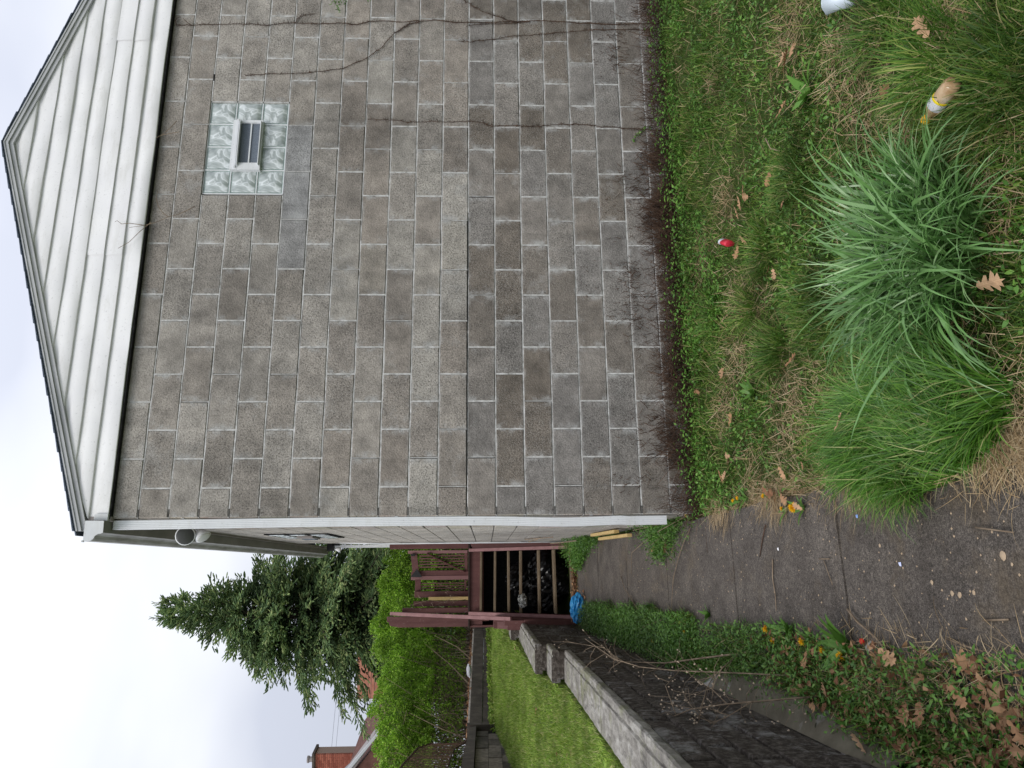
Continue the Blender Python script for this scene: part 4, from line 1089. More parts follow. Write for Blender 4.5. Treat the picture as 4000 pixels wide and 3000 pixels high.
# ================================================================ side yard vegetation
CLX, CLY = 0.70, -2.74      # big bluish clump
FLX, FLY = 0.10, -2.55      # fine bright clump
r = np.random.default_rng(41)
tan_spots = [(3300, 250, .16), (3400, 370, .18), (3080, 130, .16), (2850, 800, .12), (2760, 1010, .14), (2920, 1180, .16), (2900, 1400, .14), (2860, 1560, .12), (3130, 1600, .20), (3210, 1500, .14), (3060, 1750, .10), (2830, 1640, .10),
             (3690, 1440, .2), (3930, 1650, .2), (3870, 600, .12), (3950, 800, .12), (3560, 350, .08), (3700, 100, .12), (2790, 330, .10), (2950, 1820, .10), (3550, 520, .1)]
tan_w = [(tuple(ong(a, b)), c_) for a, b, c_ in tan_spots]
def tanfield(x, y):
    t = np.zeros(len(x))
    for (p, q) in tan_w: t = np.maximum(t, np.exp(-((x - p[0]) ** 2 + ((y - p[1]) * .9) ** 2) / (1.2 * q) ** 2))
    return t
def scatter(n, x0, x1, y0, y1, r): return r.uniform(x0, x1, n), r.uniform(y0, y1, n)
def edge_x(y): return -.015 + .05 * (vnoise(y * 4, y * 0, 3) - .3) + .07 * np.clip(-(y + .2), 0, 1) * 0
# green blades, dense near the camera's field
x = np.concatenate([r.uniform(-.02, 1.9, 66000), r.uniform(0, 3.9, 84000)]); y = np.concatenate([r.uniform(-3.5, -1.6, 66000), r.uniform(-3.2, .0, 84000)])
t = tanfield(x, y); pn = fbm(x * 2.6, y * 2.6, 17); dn = fbm(x * 1.1, y * 1.1, 23)
k = (x > edge_x(y) - .04 * r.random(len(x))) & (r.random(len(x)) < (1 - .86 * t) * np.clip(.30 + 1.5 * (pn - .15), .2, 1)); x, y, pn, dn = x[k], y[k], pn[k], dn[k]; n = len(x)
B = np.stack([x, y, yardz(x, y) - .01], 1)
wallside = np.clip((y + .6) / .5, 0, 1)
tuft = np.clip((dn - .48) * 6, 0, 1)
L = (.034 + .055 * r.random(n)) * (.55 + .9 * pn) * (1 + .45 * tuft)
V, F = blades(B, L, r.uniform(.0024, .0056, n) * (1 + .25 * tuft), r.uniform(.05, 1.25, n), r.uniform(.0, 1.6, n), 3, seed=5)
n_ = 14000; x_ = r.uniform(-1.06, -.55, n_); y_ = r.uniform(-3.4, 4.3, n_); k_ = (x_ < -.70 - .10 * (vnoise(y_ * 3.1, y_ * 0, 8) - .5) - .13 * np.clip((y_ - 2.2) / 2.2, 0, 1)) & (fbm(x_ * 3, y_ * 2, 44) > .40); x_, y_ = x_[k_], y_[k_]; n_ = len(x_)
Vl, Fl = blades(np.stack([x_, y_, gz(y_) + .0], 1), r.uniform(.05, .15, n_), r.uniform(.0026, .0055, n_), r.uniform(.05, .9, n_), r.uniform(.2, 1.4, n_), 3, seed=55)
V, F = cat([(V, F), (Vl, Fl)])
o = np_mesh('yard_grass', V, F, M_grass, True); tag(o, 'rough green grass growing on both sides of the path', 'grass', kind='stuff'); ng = len(F)
# dead thatch
x = np.concatenate([r.uniform(-.05, 3.6, 46000), r.uniform(-.1, .1, 3800)]); y = np.concatenate([r.uniform(-3.5, -.05, 46000), r.uniform(-3.5, -.9, 3800)])
t = tanfield(x, y); k = (r.random(len(x)) < .065 + 1.0 * t ** 1.2) | (x < .07); x, y = x[k], y[k]; n = len(x)
B = np.stack([x, y, yardz(x, y) + r.uniform(-.005, .02, n)], 1)
V, F = blades(B, r.uniform(.05, .15, n), r.uniform(.0018, .0036, n), r.uniform(1.0, 1.65, n), r.uniform(-.3, .5, n), 2, seed=6)
x2 = r.normal(-.02, .05, 2400); y2 = r.choice([-2.1, -2.35, -1.25, -3.0, -2.9, -3.15, -.45], 2400) + r.normal(0, .10, 2400)
B2 = np.stack([x2, y2, gz(y2) + .018 + r.uniform(0, .01, 2400)], 1); V2, F2 = blades(B2, r.uniform(.04, .10, 2400), .0022, r.uniform(1.35, 1.6, 2400), .1, 2, az=np.pi + r.normal(0, .6, 2400), seed=61)
V, F = cat([(V, F), (V2, F2)])
o = np_mesh('dry_thatch', V, F, M_thatch, False); tag(o, 'straw-coloured dead grass matted between the green tufts', 'dead grass', kind='stuff')
# broad weeds along the wall
def weedpatch(name, n, xr, yr, zf, size, hgt, label, r, keep=None, mat=M_weed, asp=.5):
    x = r.uniform(*xr, n); y = r.uniform(*yr, n)
    if keep is not None: k = keep(x, y, r); x, y = x[k], y[k]
    n = len(x); h = r.random(n) ** 1.3 * (hgt(x, y) if callable(hgt) else hgt)
    B = np.stack([x, y, zf(x, y) + .01 + h], 1); az = r.uniform(0, 6.283, n)
    d = np.stack([np.cos(az), np.sin(az), r.uniform(-.1, .9, n)], 1); nr = np.stack([r.normal(0, .35, n), r.normal(0, .35, n), np.ones(n)], 1)
    V, F = leaves(B, r.uniform(.5, 1.4, n) * size, d, nr, asp, .18, .2)
    o = np_mesh(name, V, F, mat, False)
    if label: tag(o, label, 'weeds', kind='stuff')
    return o
weedpatch('wall_weeds', 11500, (-.02, 4.3), (-.80, -.085), yardz, .026, lambda x, y: .05 + .10 * np.clip((y + .5) / .4, 0, 1), 'low leafy weeds crowding the foot of the block wall', r,
          lambda x, y, r: fbm(x * 2.2, y * 4, 6) + .5 * np.clip((y + .45) / .45, 0, 1) > .50)
weedpatch('yard_weeds', 19000, (.0, 3.6), (-3.2, -.6), yardz, .024, .045, 'broad-leaved weeds scattered through the rough grass', r, lambda x, y, r: (fbm(x * 1.8, y * 1.8, 31) + .12 * r.normal(size=len(x)) > .50) & (r.random(len(x)) > .8 * tanfield(x, y)))
# weeds on the left, between path and retaining wall
def leftz(x, y): return gz(y) + .0
def lk(x, y, r):
    xe_ = -.70 - .10 * (vnoise(y * 3.1, y * 0, 8) - .5) - .13 * np.clip((y - 2.2) / 2.2, 0, 1) + .05 * np.clip(-y - .2, 0, 1)
    return (x < xe_) & (r.random(len(x)) < np.interp(y, [-3.4, -2.6, -1.6, -1.2, .2, 4.6], [.55, .6, .65, .85, 1, 1]))
weedpatch('left_weeds', 30000, (-1.08, -.5), (-3.4, 4.25), leftz, .026, lambda x, y: .07 + .06 * fbm(x * 5, y * 5, 3) + .05 * (y > .3), 'dense green weeds between the path and the retaining wall', r, lk, asp=.36)
weedpatch('needle_weeds', 18000, (-1.05, -.5), (.2, 4.25), leftz, .038, .13, 'feathery green weeds in the strip nearest the steps', r, lk, M_weed, .16)
# weeds hanging over the path beside the downspout and steps
r2 = np.random.default_rng(77)
def blobleaves(cx, cy, cz, sx_, sy_, sz_, n, size, r, asp=.4):
    P = np.stack([r.normal(cx, sx_, n), r.normal(cy, sy_, n), cz + np.abs(r.normal(0, sz_, n))], 1)
    return leaves(P, r.uniform(.5, 1.4, n) * size, r.normal(size=(n, 3)) + [-.3, 0, .5], r.normal(size=(n, 3)) * .6 + [0, 0, 1], asp)
pa = [blobleaves(-.06, .75, .04, .05, .30, .09, 2400, .030, r2, .22), blobleaves(-.16, .85, .04, .07, .22, .05, 1900, .030, r2, .22), blobleaves(-.22, 1.0, .05, .05, .14, .03, 700, .026, r2, .3)]
stm = [(-.04, .4, -.32, 1.4, .10), (-.05, .9, -.42, 1.9, .14), (-.02, .5, -.10, 1.5, .22), (-.1, .7, -.35, .5, .05), (.0, .2, -.2, .7, .16)]
V, F = cat(pa); o = np_mesh('overhanging_weeds', V, F, M_weed, False); tag(o, 'straggling weed flopped over the path beside the downspout foot', 'weed')
wd = o
b = MB()
for x0, y0, x1, y1, h in stm: b.tube([(x0, y0, .03 + gz(y0)), ((x0 + x1) / 2, (y0 + y1) / 2, .03 + gz(y0) + h), (x1, y1, .03 + gz(y1))], [.003, .0025, .0015], 5)
b.build('stem', M_twig, wd)
pa = [blobleaves(-.10, 4.25, .25, .07, .28, .11, 3200, .035, r2, .25), blobleaves(-.24, 4.45, .28, .07, .18, .06, 2200, .032, r2, .3), blobleaves(-.05, 3.6, .24, .04, .3, .12, 1800, .04, r2, .25)]
V, F = cat(pa); o = np_mesh('step_weeds', V, F, M_weed, False); tag(o, 'bushy green weed growing at the right foot of the wooden steps', 'weed')

# big bluish clump: about three hundred blades one can tell apart, the rest as one mass
clump = empty('grass_clump', 'large clump of long arching blue-green strap leaves in the near grass', 'grass clump', (CLX, CLY, float(gz(CLY))))
r = np.random.default_rng(51)
def blade_obj_mesh(seed):
    rr_ = np.random.default_rng(seed); L = rr_.uniform(.30, .58)
    V, F = blades(np.zeros((1, 3)), np.array([L]), np.array([rr_.uniform(.0095, .0165)]), np.array([rr_.uniform(.05, .60)]), np.array([rr_.uniform(.9, 2.5)]), 9, az=np.array([0.]), seed=seed)
    me = bpy.data.meshes.new('blade'); me.from_pydata([tuple(v) for v in V], [], [tuple(int(i) for i in f) for f in F]); me.materials.append(M_iris)
    me.polygons.foreach_set('use_smooth', [True] * len(me.polygons)); return me
BM = [blade_obj_mesh(100 + i) for i in range(16)]
for k in range(300):
    o = bpy.data.objects.new('blade', BM[k % 16]); a = r.uniform(0, 2 * np.pi); q = .27 * np.sqrt(r.random())
    o.location = (q * math.cos(a), q * math.sin(a), .0)
    o.rotation_euler = (r.normal(0, .22), r.uniform(-.25, .40), a + r.normal(0, 1.0)); s_ = r.uniform(.65, 1.12); o.scale = (s_, s_ * r.uniform(.8, 1.2), s_); link(o, clump)
n = 1100; a = r.uniform(0, 2 * np.pi, n); q = .30 * np.sqrt(r.random(n))
V, F = blades(np.stack([q * np.cos(a), q * np.sin(a), np.zeros(n)], 1), r.uniform(.14, .40, n), r.uniform(.005, .012, n), r.uniform(.05, .6, n), r.uniform(.4, 1.8, n), 7, az=a + r.normal(0, 1.1, n), seed=52)
o = np_mesh('blade_mass', V, F, M_iris, True, clump); o['kind'] = 'stuff'
fine = empty('grass_clump', 'bushy clump of fine fresh green grass at the path edge left of the blue-green one', 'grass clump', (FLX, FLY, float(gz(FLY))))
n = 7500; a = r.uniform(0, 2 * np.pi, n); q = np.sqrt(r.random(n)); bx = .24 * q * np.cos(a) + .04; by = .46 * q * np.sin(a)
lum = vnoise(bx * 14, by * 14, 5) * 6.3
az = np.arctan2(by, bx) * .4 + lum * .6 + r.normal(0, .7, n)
V, F = blades(np.stack([bx, by, np.zeros(n)], 1), r.uniform(.10, .30, n), r.uniform(.0026, .0070, n), r.uniform(.05, .7, n), r.uniform(.5, 1.7, n), 5, az=az, seed=54)
o = np_mesh('blades', V, F, M_fine, True, fine)
# further distinct tufts in the yard
TU = [(2935, 1210, .10, 240, .16, 'dark green tuft of grass just behind the blue-green clump'), (2990, 980, .14, 420, .14, 'wide low tuft of grass near the red can'), (3040, 1360, .12, 330, .17, 'spiky tuft of grass in the straw left of the large clump'),
      (3650, 240, .16, 500, .20, 'fine dark tuft of grass beside the plastic bottle'), (2800, 1230, .12, 360, .15, 'fine tuft of grass halfway to the house wall'), (3120, 700, .15, 420, .15, 'soft green tuft of grass right of the large clump'), (3900, 330, .2, 600, .16, 'bright green tuft of grass below the bottle'), (3450, 90, .14, 300, .16, 'tuft of grass under the white cup')]
for (px, py, rad, n, hh, lab) in TU:
    p = ong(px, py); a = r.uniform(0, 2 * np.pi, n); q = rad * np.sqrt(r.random(n))
    V, F = blades(np.stack([q * np.cos(a), q * np.sin(a), np.zeros(n)], 1), r.uniform(.6, 1.2, n) * hh, r.uniform(.0022, .0048, n), r.uniform(.05, .8, n), r.uniform(.3, 1.4, n), 4, az=a + r.normal(0, .7, n), seed=int(px))
    o = np_mesh('grass_tuft', V, F, M_grass, True); o.location = p; tag(o, lab, 'grass tuft')

# ================================================================ creeper on the wall
def wallpts(px): return [on(x, y, 1, -.006) for x, y in px]
def vine(px, label, rad=.0038, seed=1, hairs=26, leafs=0):
    r_ = random.Random(seed); P = wallpts(px); pts = []
    for i in range(len(P) - 1):
        for k in range(4):
            t = k / 4; q = P[i].lerp(P[i + 1], t); pts.append(q + Vector((r_.uniform(-.006, .006), -r_.uniform(0, .004), r_.uniform(-.004, .004))))
    pts.append(P[-1]); n = len(pts)
    root = empty('climbing_vine', label, 'vine', pts[0], group='dead climbing vines on the block wall'); o0 = Vector(pts[0])
    b = MB(); b.tube([p - o0 for p in pts], [rad * .85 * (1 - .5 * i / n) * (.8 + .45 * r_.random()) for i in range(n)], 5); b.build('stem', M_creeper, root)
    b = MB()
    for k in range(int(hairs * n / 6)):
        i = r_.randrange(n - 1); p = pts[i].lerp(pts[i + 1], r_.random()) - o0; a = r_.uniform(0, 6.28); l = r_.uniform(.008, .028)
        b.tube([p, p + Vector((math.cos(a) * l, -r_.uniform(.002, .012), math.sin(a) * l))], [.0020, .0010], 3, False)
    o = b.build('rootlets', M_creeper, root); o['kind'] = 'stuff'
    return root
vine([(2600, 92), (2545, 94), (2405, 95), (2306, 92), (2211, 88), (2122, 80), (2028, 84), (1923, 88), (1800, 90), (1700, 79), (1594, 85), (1445, 82), (1396, 96), (1346, 92), (1246, 92), (1152, 91), (1047, 98), (960, 94), (854, 97), (749, 99), (690, 96)], 'long brown vine climbing straight up the wall to the siding right of the window', .0045, 1)
vine([(1640, 86), (1600, 95), (1574, 107), (1540, 134), (1485, 191), (1440, 224), (1341, 268), (1236, 281), (1137, 288), (1037, 288), (958, 293)], 'brown vine branch curving left from the long vine to below the window', .004, 2)
vine([(2070, 84), (2022, 87), (1975, 75), (1928, 62), (1873, 40), (1823, 10), (1790, -10)], 'thin vine branch forking right off the long vine at eye height', .003, 3)
vine([(2560, 118), (2510, 117), (2405, 117), (2311, 119), (2216, 124), (2122, 133), (2022, 139), (1923, 155), (1838, 163), (1790, 160)], 'brown vine running up beside the long vine and bending left', .0038, 4)
vine([(2050, 86), (1990, 92), (1923, 94), (1823, 102)], 'short vine spur left of the long vine', .003, 5)
vine([(1152, 90), (1165, 72), (1190, 60), (1235, 52), (1100, 51)][:4], 'small hooked vine spur high on the long vine', .002, 6, 14)
vine([(2600, 512), (2526, 505), (2428, 500), (2326, 493), (2243, 485), (2189, 487), (2124, 493), (2026, 490), (1926, 494), (1885, 479), (1828, 475), (1710, 475), (1604, 477), (1527, 471), (1435, 465)], 'slender brown vine climbing the middle of the wall under the window', .0034, 7)
b = MB(); pa = []
P = [on(x, y, 1, -.02) for x, y in ((2480, 540), (2485, 528), (2495, 518), (2510, 510), (2525, 502), (2540, 497), (2500, 520), (2475, 545))]
B = np.array([list(p) for p in P for _ in range(4)]) + rng.normal(0, .008, (32, 3)); V, F = leaves(B, .022, rng.normal(size=(32, 3)), np.tile([0, -1., .2], (32, 1)), .6)
o = np_mesh('vine_leaves', V, F, M_weed, False); tag(o, 'fresh green vine leaves low on the middle of the wall', 'leaves')
P = [on(x, y, 1, -.03) for x, y in ((1300, 10), (1310, 15), (1320, 8), (1325, 25), (1315, 30), (1335, 12), (1345, 6), (1305, 2), (1318, 38), (1440, 3))]
B = np.array([list(p) for p in P for _ in range(4)]) + rng.normal(0, .010, (40, 3)); V, F = leaves(B, .028, rng.normal(size=(40, 3)) + [0, 0, -.6], np.tile([0, -1., .2], (40, 1)), .3)
o = np_mesh('vine_leaves', V, F, M_weed, False); tag(o, 'green vine sprig at the right side of the wall above eye height', 'leaves')
# thin bare tendrils over the siding
def tendril(paths, label, y=-.075):
    root = empty('bare_tendril', label, 'vine', on(paths[0][0][0], paths[0][0][1], 1, y)); o0 = Vector(root.location)
    for px in paths:
        b = MB(); n = len(px); pts = [on(a, c_, 1, y - .008 * math.sin(i * 2.)) - o0 for i, (a, c_) in enumerate(px)]; b.tube(pts, [.0028 - .0016 * i / n for i in range(n)], 5); b.build('stem', M_creeper if y > -.05 else M_twig, root)
tendril([[(762, 806), (730, 822), (695, 838), (657, 847), (610, 868), (566, 880), (530, 885), (505, 889)], [(657, 847), (635, 830), (618, 805), (610, 775), (616, 745)], [(566, 880), (505, 872), (475, 875), (458, 862), (449, 866)], [(590, 868), (545, 905), (505, 945), (461, 970)]], 'forked bare tendril sprawling from the wall over the lower siding')
tendril([[(690, 472), (665, 500), (635, 525), (608, 540)], [(700, 515), (660, 522), (625, 530)]], 'small bare tendril under the siding above the window')
tendril([[(690, 96), (684, 82), (692, 70), (705, 66)], [(745, 98), (725, 82), (715, 70)]], 'curled tendril tip of the long vine under the siding', -.02)
# thicket of dead creeper twigs along the wall foot
r = np.random.default_rng(61); n = 5200
x = np.concatenate([r.uniform(-.0, 4.4, n), r.normal(.35, .25, 1900), r.normal(1.95, .5, 3000)]); n = len(x); x = np.clip(x, .0, 4.4)
hmax = .24 + .10 * vnoise(x * 3, x * 0, 2) + .26 * np.exp(-((x - .38) / .25) ** 2) + .30 * np.exp(-((x - 1.85) / .50) ** 2) + .16 * np.exp(-((x - 3.6) / .5) ** 2) - .06 * np.exp(-((x - .95) / .2) ** 2)
z = r.random(n) ** 1.4 * hmax * r.choice([1., 1., 1.45], n)
kk = (vnoise(x * 5, z * 5, 3) + .35 * r.normal(size=n) * .4 > .42 + .25 * np.clip(z / .3, 0, 1)) | (z < .07); x, z = x[kk], z[kk]; hmax = hmax[kk]; n = len(x)
a = np.stack([x, -.006 - r.exponential(.012, n) - .05 * (z < .12) * r.random(n), z + gz(0) - .02], 1)
ln = r.uniform(.018, .095, n) * (1.3 - .9 * z / .6); up = r.normal(0, .6, n)
d = np.stack([up, -np.abs(r.normal(0, .25, n)), np.ones(n)], 1); b_ = a + unit(d) * ln[:, None]
V, F = twigs(a, b_, r.uniform(.0016, .0034, n), .0011, (a + b_) / 2 + r.normal(0, .004, (n, 3)))
nn = 2500; x = np.r_[r.uniform(0, 4.4, 2000), r.normal(1.9, .5, 500)]; a = np.stack([x, -.02 - r.random(nn) * .10, r.uniform(-.02, .16, nn)], 1); b_ = a + np.stack([r.normal(0, .09, nn), r.uniform(-.05, .012, nn), r.uniform(.02, .24, nn) * r.random(nn) ** .5], 1); b_[:, 1] = np.minimum(b_[:, 1], -.004)
V2, F2 = twigs(a, b_, r.uniform(.0014, .0032, nn), .0012, (a + b_) / 2 + r.normal(0, .012, (nn, 3)) * [1, .3, 1])
V, F = cat([(V, F), (V2, F2)])
o = np_mesh('creeper_thicket', V, F, M_creeper, False); tag(o, 'dense thicket of dead reddish creeper twigs along the wall foot', 'creeper', kind='stuff')

# ================================================================ fallen leaves, flowers, litter
def oak_mesh(seed):
    r_ = random.Random(seed); n = 5; out = []
    j = lambda v: v * r_.uniform(.82, 1.15)
    prof_ = [(0, -.5), (.03, -.44), (j(.15), -.36), (j(.17), -.26), (j(.075), -.20), (j(.25), -.04), (j(.24), .05), (j(.09), .06), (j(.10), .10), (j(.31), .22), (j(.27), .31), (j(.10), .27), (j(.20), .43), (j(.11), .46), (0, .55)]
    right = prof_[1:-1]; vs = [(0, -.62, 0), (0, .56, 0)]; mid = []
    for i, (x, y) in enumerate(right): mid.append(y)
    v = []; f = []
    for s_ in (-1, 1):
        base = len(v)
        for (x, y) in right:
            c1 = .30 * x * x * 2 + .20 * y * y; v.append((s_ * x * r_.uniform(.9, 1.1), y, c1 + (.10 * abs(x)))); v.append((0, y, .20 * y * y))
        for i in range(len(right) - 1):
            a = base + 2 * i; q = (a, a + 1, a + 3, a + 2); f.append(q if s_ > 0 else q[::-1])
    b0 = len(v); v += [(-.010, -.36, .02), (.010, -.36, .02), (.006, -.75, .10), (-.006, -.75, .10), (0, .58, .10), (-.05, .44, .04), (.05, .44, .04)]
    f += [(b0, b0 + 1, b0 + 2, b0 + 3), (b0 + 5, b0 + 6, b0 + 4)]
    me = bpy.data.meshes.new('oak_leaf'); me.from_pydata(v, [], f); me.materials.append(M_oak); return me
OM = [oak_mesh(i) for i in range(6)]
ro = random.Random(12)
def leaf(px, py, label, size=.10, f=gz, dz=.02, group='fallen oak leaves', tilt=.5):
    p = ong(px, py, f); o = bpy.data.objects.new('oak_leaf', ro.choice(OM)); link(o)
    o.location = (p.x, p.y, p.z + dz); s_ = size * ro.uniform(.8, 1.15); o.scale = (s_, s_, s_)
    o.rotation_euler = (ro.uniform(-tilt, tilt), ro.uniform(-tilt, tilt) + (math.pi if ro.random() < .3 else 0), ro.uniform(0, 6.28))
    return tag(o, label, 'leaf', group)
yf = lambda y: float(gz(y)) + .02
ORD = ['first', 'second', 'third', 'fourth', 'fifth', 'sixth', 'seventh', 'eighth', 'ninth', 'tenth', 'eleventh', 'twelfth']
def cluster(pts, phrase, size, **kw):
    for k, (x, y) in enumerate(sorted(pts, key=lambda p: p[1])):
        leaf(x, y, ('topmost' if k == 0 else 'lowest' if k == len(pts) - 1 else ORD[k]) + ', ' + phrase, size, **kw)
L1 = 'brown oak leaf in the heap at the near left corner'
for q in range(26):
    _x, _y = ro.uniform(-1.05, -.68), ro.uniform(-3.25, -1.5)
    o = bpy.data.objects.new('oak_leaf', ro.choice(OM)); link(o); o.location = (_x, _y, float(gz(_y)) + ro.uniform(.06, .11)); _s = ro.uniform(.06, .095); o.scale = (_s, _s, _s); o.rotation_euler = (ro.uniform(-.5, .5), ro.uniform(-.5, .5), ro.uniform(0, 6.28))
    tag(o, ('brown' if q % 2 else 'curled') + ' oak leaf in the ' + ('nearest' if _y < -2.7 else 'middle' if _y < -2.1 else 'farther') + ' weeds ' + ('against the retaining wall' if _x < -.93 else 'midway between wall and path' if _x < -.8 else 'by the path edge'), 'leaf', 'fallen oak leaves')
cluster(((3905, 2770), (3880, 2870), (3950, 2940), (3800, 2960), (3720, 2985), (3850, 2985), (3970, 2860), (3760, 2920), (3985, 2960), (3900, 2960), (3660, 2990), (3990, 2790)), L1, .095, dz=.03)
leaf(3835, 2590, 'large upright brown oak leaf at the ragged path edge', .11, dz=.03); leaf(3860, 2665, 'forked brown oak leaf against the black plastic scrap', .11, dz=.03)
leaf(3925, 2720, 'broad tan oak leaf below the black plastic scrap', .11, dz=.03); leaf(3740, 2680, 'small tan oak leaf above the black plastic scrap', .07, dz=.02)
leaf(3452, 2580, 'brown oak leaf among the dead stems at the path edge', .085, dz=.03); leaf(3515, 2560, 'narrow brown oak leaf standing on edge by the path', .085, dz=.03)
cluster(((3415, 2780), (3425, 2850), (3510, 2790), (3540, 2820), (3440, 2920), (3480, 2950), (3560, 2910), (3530, 2830), (3600, 2925)), 'brown oak leaf in the weeds near the retaining wall end', .085, dz=.04)
cluster(((3170, 2830), (3215, 2850), (3235, 2840), (3190, 2815)), 'curled oak leaf lodged on the concrete haunch', .08, dz=.08)
cluster(((3090, 2700), (3060, 2730), (3120, 2720), (3140, 2755), (3175, 2600), (3040, 2640), (3155, 2690), (3100, 2750)), 'oak leaf among the dandelions left of the path', .08, dz=.04)
cluster(((2865, 2470), (2880, 2490), (2955, 2485), (3060, 2490), (3070, 2510)), 'oak leaf by the left path edge below the steps', .075, dz=.03)
leaf(2632, 2135, 'tan oak leaf on the path by the downspout', .10, dz=.06); leaf(2645, 2148, 'darker oak leaf lying on the tan one by the downspout', .09, dz=.04); leaf(2575, 2143, 'small tan leaf in the weed by the downspout', .06, dz=.05)
cluster(((2290, 2330), (2275, 2350), (2290, 2370), (2270, 2385), (2262, 2340), (2285, 2310), (2280, 2395), (2240, 2400), (2300, 2440)), 'brown leaf in the drift at the foot of the steps', .08, dz=.03)
cluster(((3103, 210), (3095, 260), (3120, 195), (3085, 235)), 'oak leaf in the grass near the foot of the long vine', .09, f=yf, dz=.04)
leaf(3090, 430, 'tan oak leaf standing in the weeds above the bottle', .09, f=yf, dz=.05); leaf(3590, 510, 'large pale oak leaf left of the yellow bottle cap', .11, f=yf, dz=.05); leaf(3660, 110, 'pale oak leaf at the right above the bottle', .10, f=yf, dz=.05)
leaf(3500, 350, 'brown oak leaf tucked beside the bottle', .10, f=yf, dz=.04)
cluster(((2925, 750), (2935, 770), (2915, 790), (3025, 700), (3080, 800), (2905, 830)), 'brown oak leaf in the dry patch above the red can', .085, f=yf, dz=.04)
leaf(2905, 985, 'tan oak leaf touching the red can', .08, f=yf, dz=.04); leaf(2935, 940, 'brown oak leaf just right of the red can', .09, f=yf, dz=.04)
cluster(((2845, 1460), (2880, 1640), (3015, 1710), (2870, 1780), (2855, 1855), (2835, 1860), (2865, 1800), (3120, 1410)), 'oak leaf in rough grass between fine clump and wall', .085, f=yf, dz=.04)
leaf(3170, 1820, 'orange oak leaf between the fine clump and the path', .09, f=yf, dz=.04); leaf(3085, 1845, 'curled oak leaf near the path dandelions', .085, f=yf, dz=.04)
cluster(((3040, 1930), (3060, 1945), (3085, 1950), (3025, 1925)), 'brown oak leaf under the dandelions at the path edge', .08, f=yf, dz=.04)
leaf(3150, 1980, 'oak leaf beside the largest dandelion flower', .07, f=yf, dz=.04); leaf(2632, 1520, 'tan leaf in the weeds at the wall foot', .07, f=yf, dz=.06); leaf(2745, 1530, 'pale leaf in the weeds near the wall', .07, f=yf, dz=.04)
leaf(3790, 1500, 'long brown oak leaf in the dry grass below the large clump', .13, f=yf, dz=.05); leaf(3860, 1530, 'broken oak leaf in the dry grass at the photo edge', .10, f=yf, dz=.04)
leaf(3930, 1110, 'dark brown oak leaf under the large clump', .12, f=yf, dz=.06); leaf(3060, 1070, 'pale oak leaf in the straw left of the large clump', .07, f=yf, dz=.05); leaf(3040, 1050, 'brown oak leaf behind the large clump', .08, f=yf, dz=.05)
leaf(3430, 1650, 'pale withered leaf between the two grass clumps', .08, f=yf, dz=.16)
lf = lambda y: float(lz(y))
cluster(((2105, 2770), (2105, 2785), (2020, 2530), (2045, 2665), (2230, 2950), (2245, 2945), (2085, 2820), (2190, 2945), (2005, 2560)), 'tan leaf lying on the bright lawn', .06, f=lf, dz=.03, tilt=.3)
# leaf litter as a mass at the lower left, drift under the steps
r = np.random.default_rng(91); n = 2600
x = np.r_[r.uniform(-1.07, -.66, 1700), r.uniform(-1.05, .0, 900)]; y = np.r_[-3.4 + 2.4 * r.random(1700) ** 1.8, r.normal(4.98, .06, 900)]
z = gz(y) + r.uniform(.0, .08, n)
V, F = leaves(np.stack([x, y, z], 1), r.uniform(.02, .05, n), r.normal(size=(n, 3)) * [1, 1, .4], r.normal(size=(n, 3)) * .5 + [0, 0, 1], .45)
o = np_mesh('leaf_crumbs', V, F, M_litter, False); tag(o, 'crumbled brown leaf litter along the path edge and under the steps', 'leaf litter', kind='stuff')
# straw and stems lying on the near left of the path
n = 1500; x = np.concatenate([r.normal(-.76, .09, 900), r.uniform(-1.05, -.6, 200), r.normal(-.03, .07, 400)]); y = np.concatenate([r.uniform(-3.4, -1.9, 900), r.uniform(-3.2, -1.5, 200), r.uniform(-3.3, -2.6, 400)])
B = np.stack([x, y, gz(y) + .02 + r.random(n) * .02], 1)
V, F = blades(B, r.uniform(.03, .13, n), r.uniform(.0014, .0030, n), r.uniform(1.1, 1.6, n), r.normal(0, .55, n), 4, seed=92)
o = np_mesh('dead_stems', V, F, M_thatch, False); tag(o, 'dead straw stems strewn over the near left edge of the path', 'straw', kind='stuff')

# dandelions
def dandelion(px, py, size, label, fh=.06, nl=7, f=gz):
    p = ong(px, py, f); root = empty('dandelion', label, 'dandelion', p)
    r_ = random.Random(int(px)); top = Vector((0, 0, fh))
    b = MB(); b.tube([(r_.uniform(-.02, .02), r_.uniform(-.01, .02), -.01), (0, .004, fh * .6), top], .0022, 5); b.build('stem', M_weed, root)
    rg = np.random.default_rng(int(px + py)); n = 46; a = rg.uniform(0, 6.28, n); el = rg.uniform(.1, 1.4, n)
    d = np.stack([np.cos(a) * np.cos(el), np.sin(a) * np.cos(el), np.sin(el)], 1)
    V, F = leaves(np.tile(list(top), (n, 1)), size * .85, d, rg.normal(size=(n, 3)), .28, .1, .1)
    np_mesh('flower_head', V, F, M_dand, False, root)
    for k in range(nl):
        a = k * 6.28 / nl + r_.uniform(-.3, .3); L = r_.uniform(.07, .13)
        V, F = blades(np.zeros((1, 3)), np.array([L]), np.array([.022]), np.array([.7]), np.array([.9]), 5, az=np.array([a]), seed=k)
        V[:, 2] += .004; V[:, :2] *= 1
        o = np_mesh('leaf', V, F, M_weed, True, root)
    return root
dandelion(3150, 1982, .036, 'largest dandelion flower at the right edge of the path'); dandelion(2722, 2012, .022, 'small dandelion near the foot of the downspout', .07); dandelion(2650, 1556, .018, 'tiny dandelion against the block wall foot', .10, 4, yf)
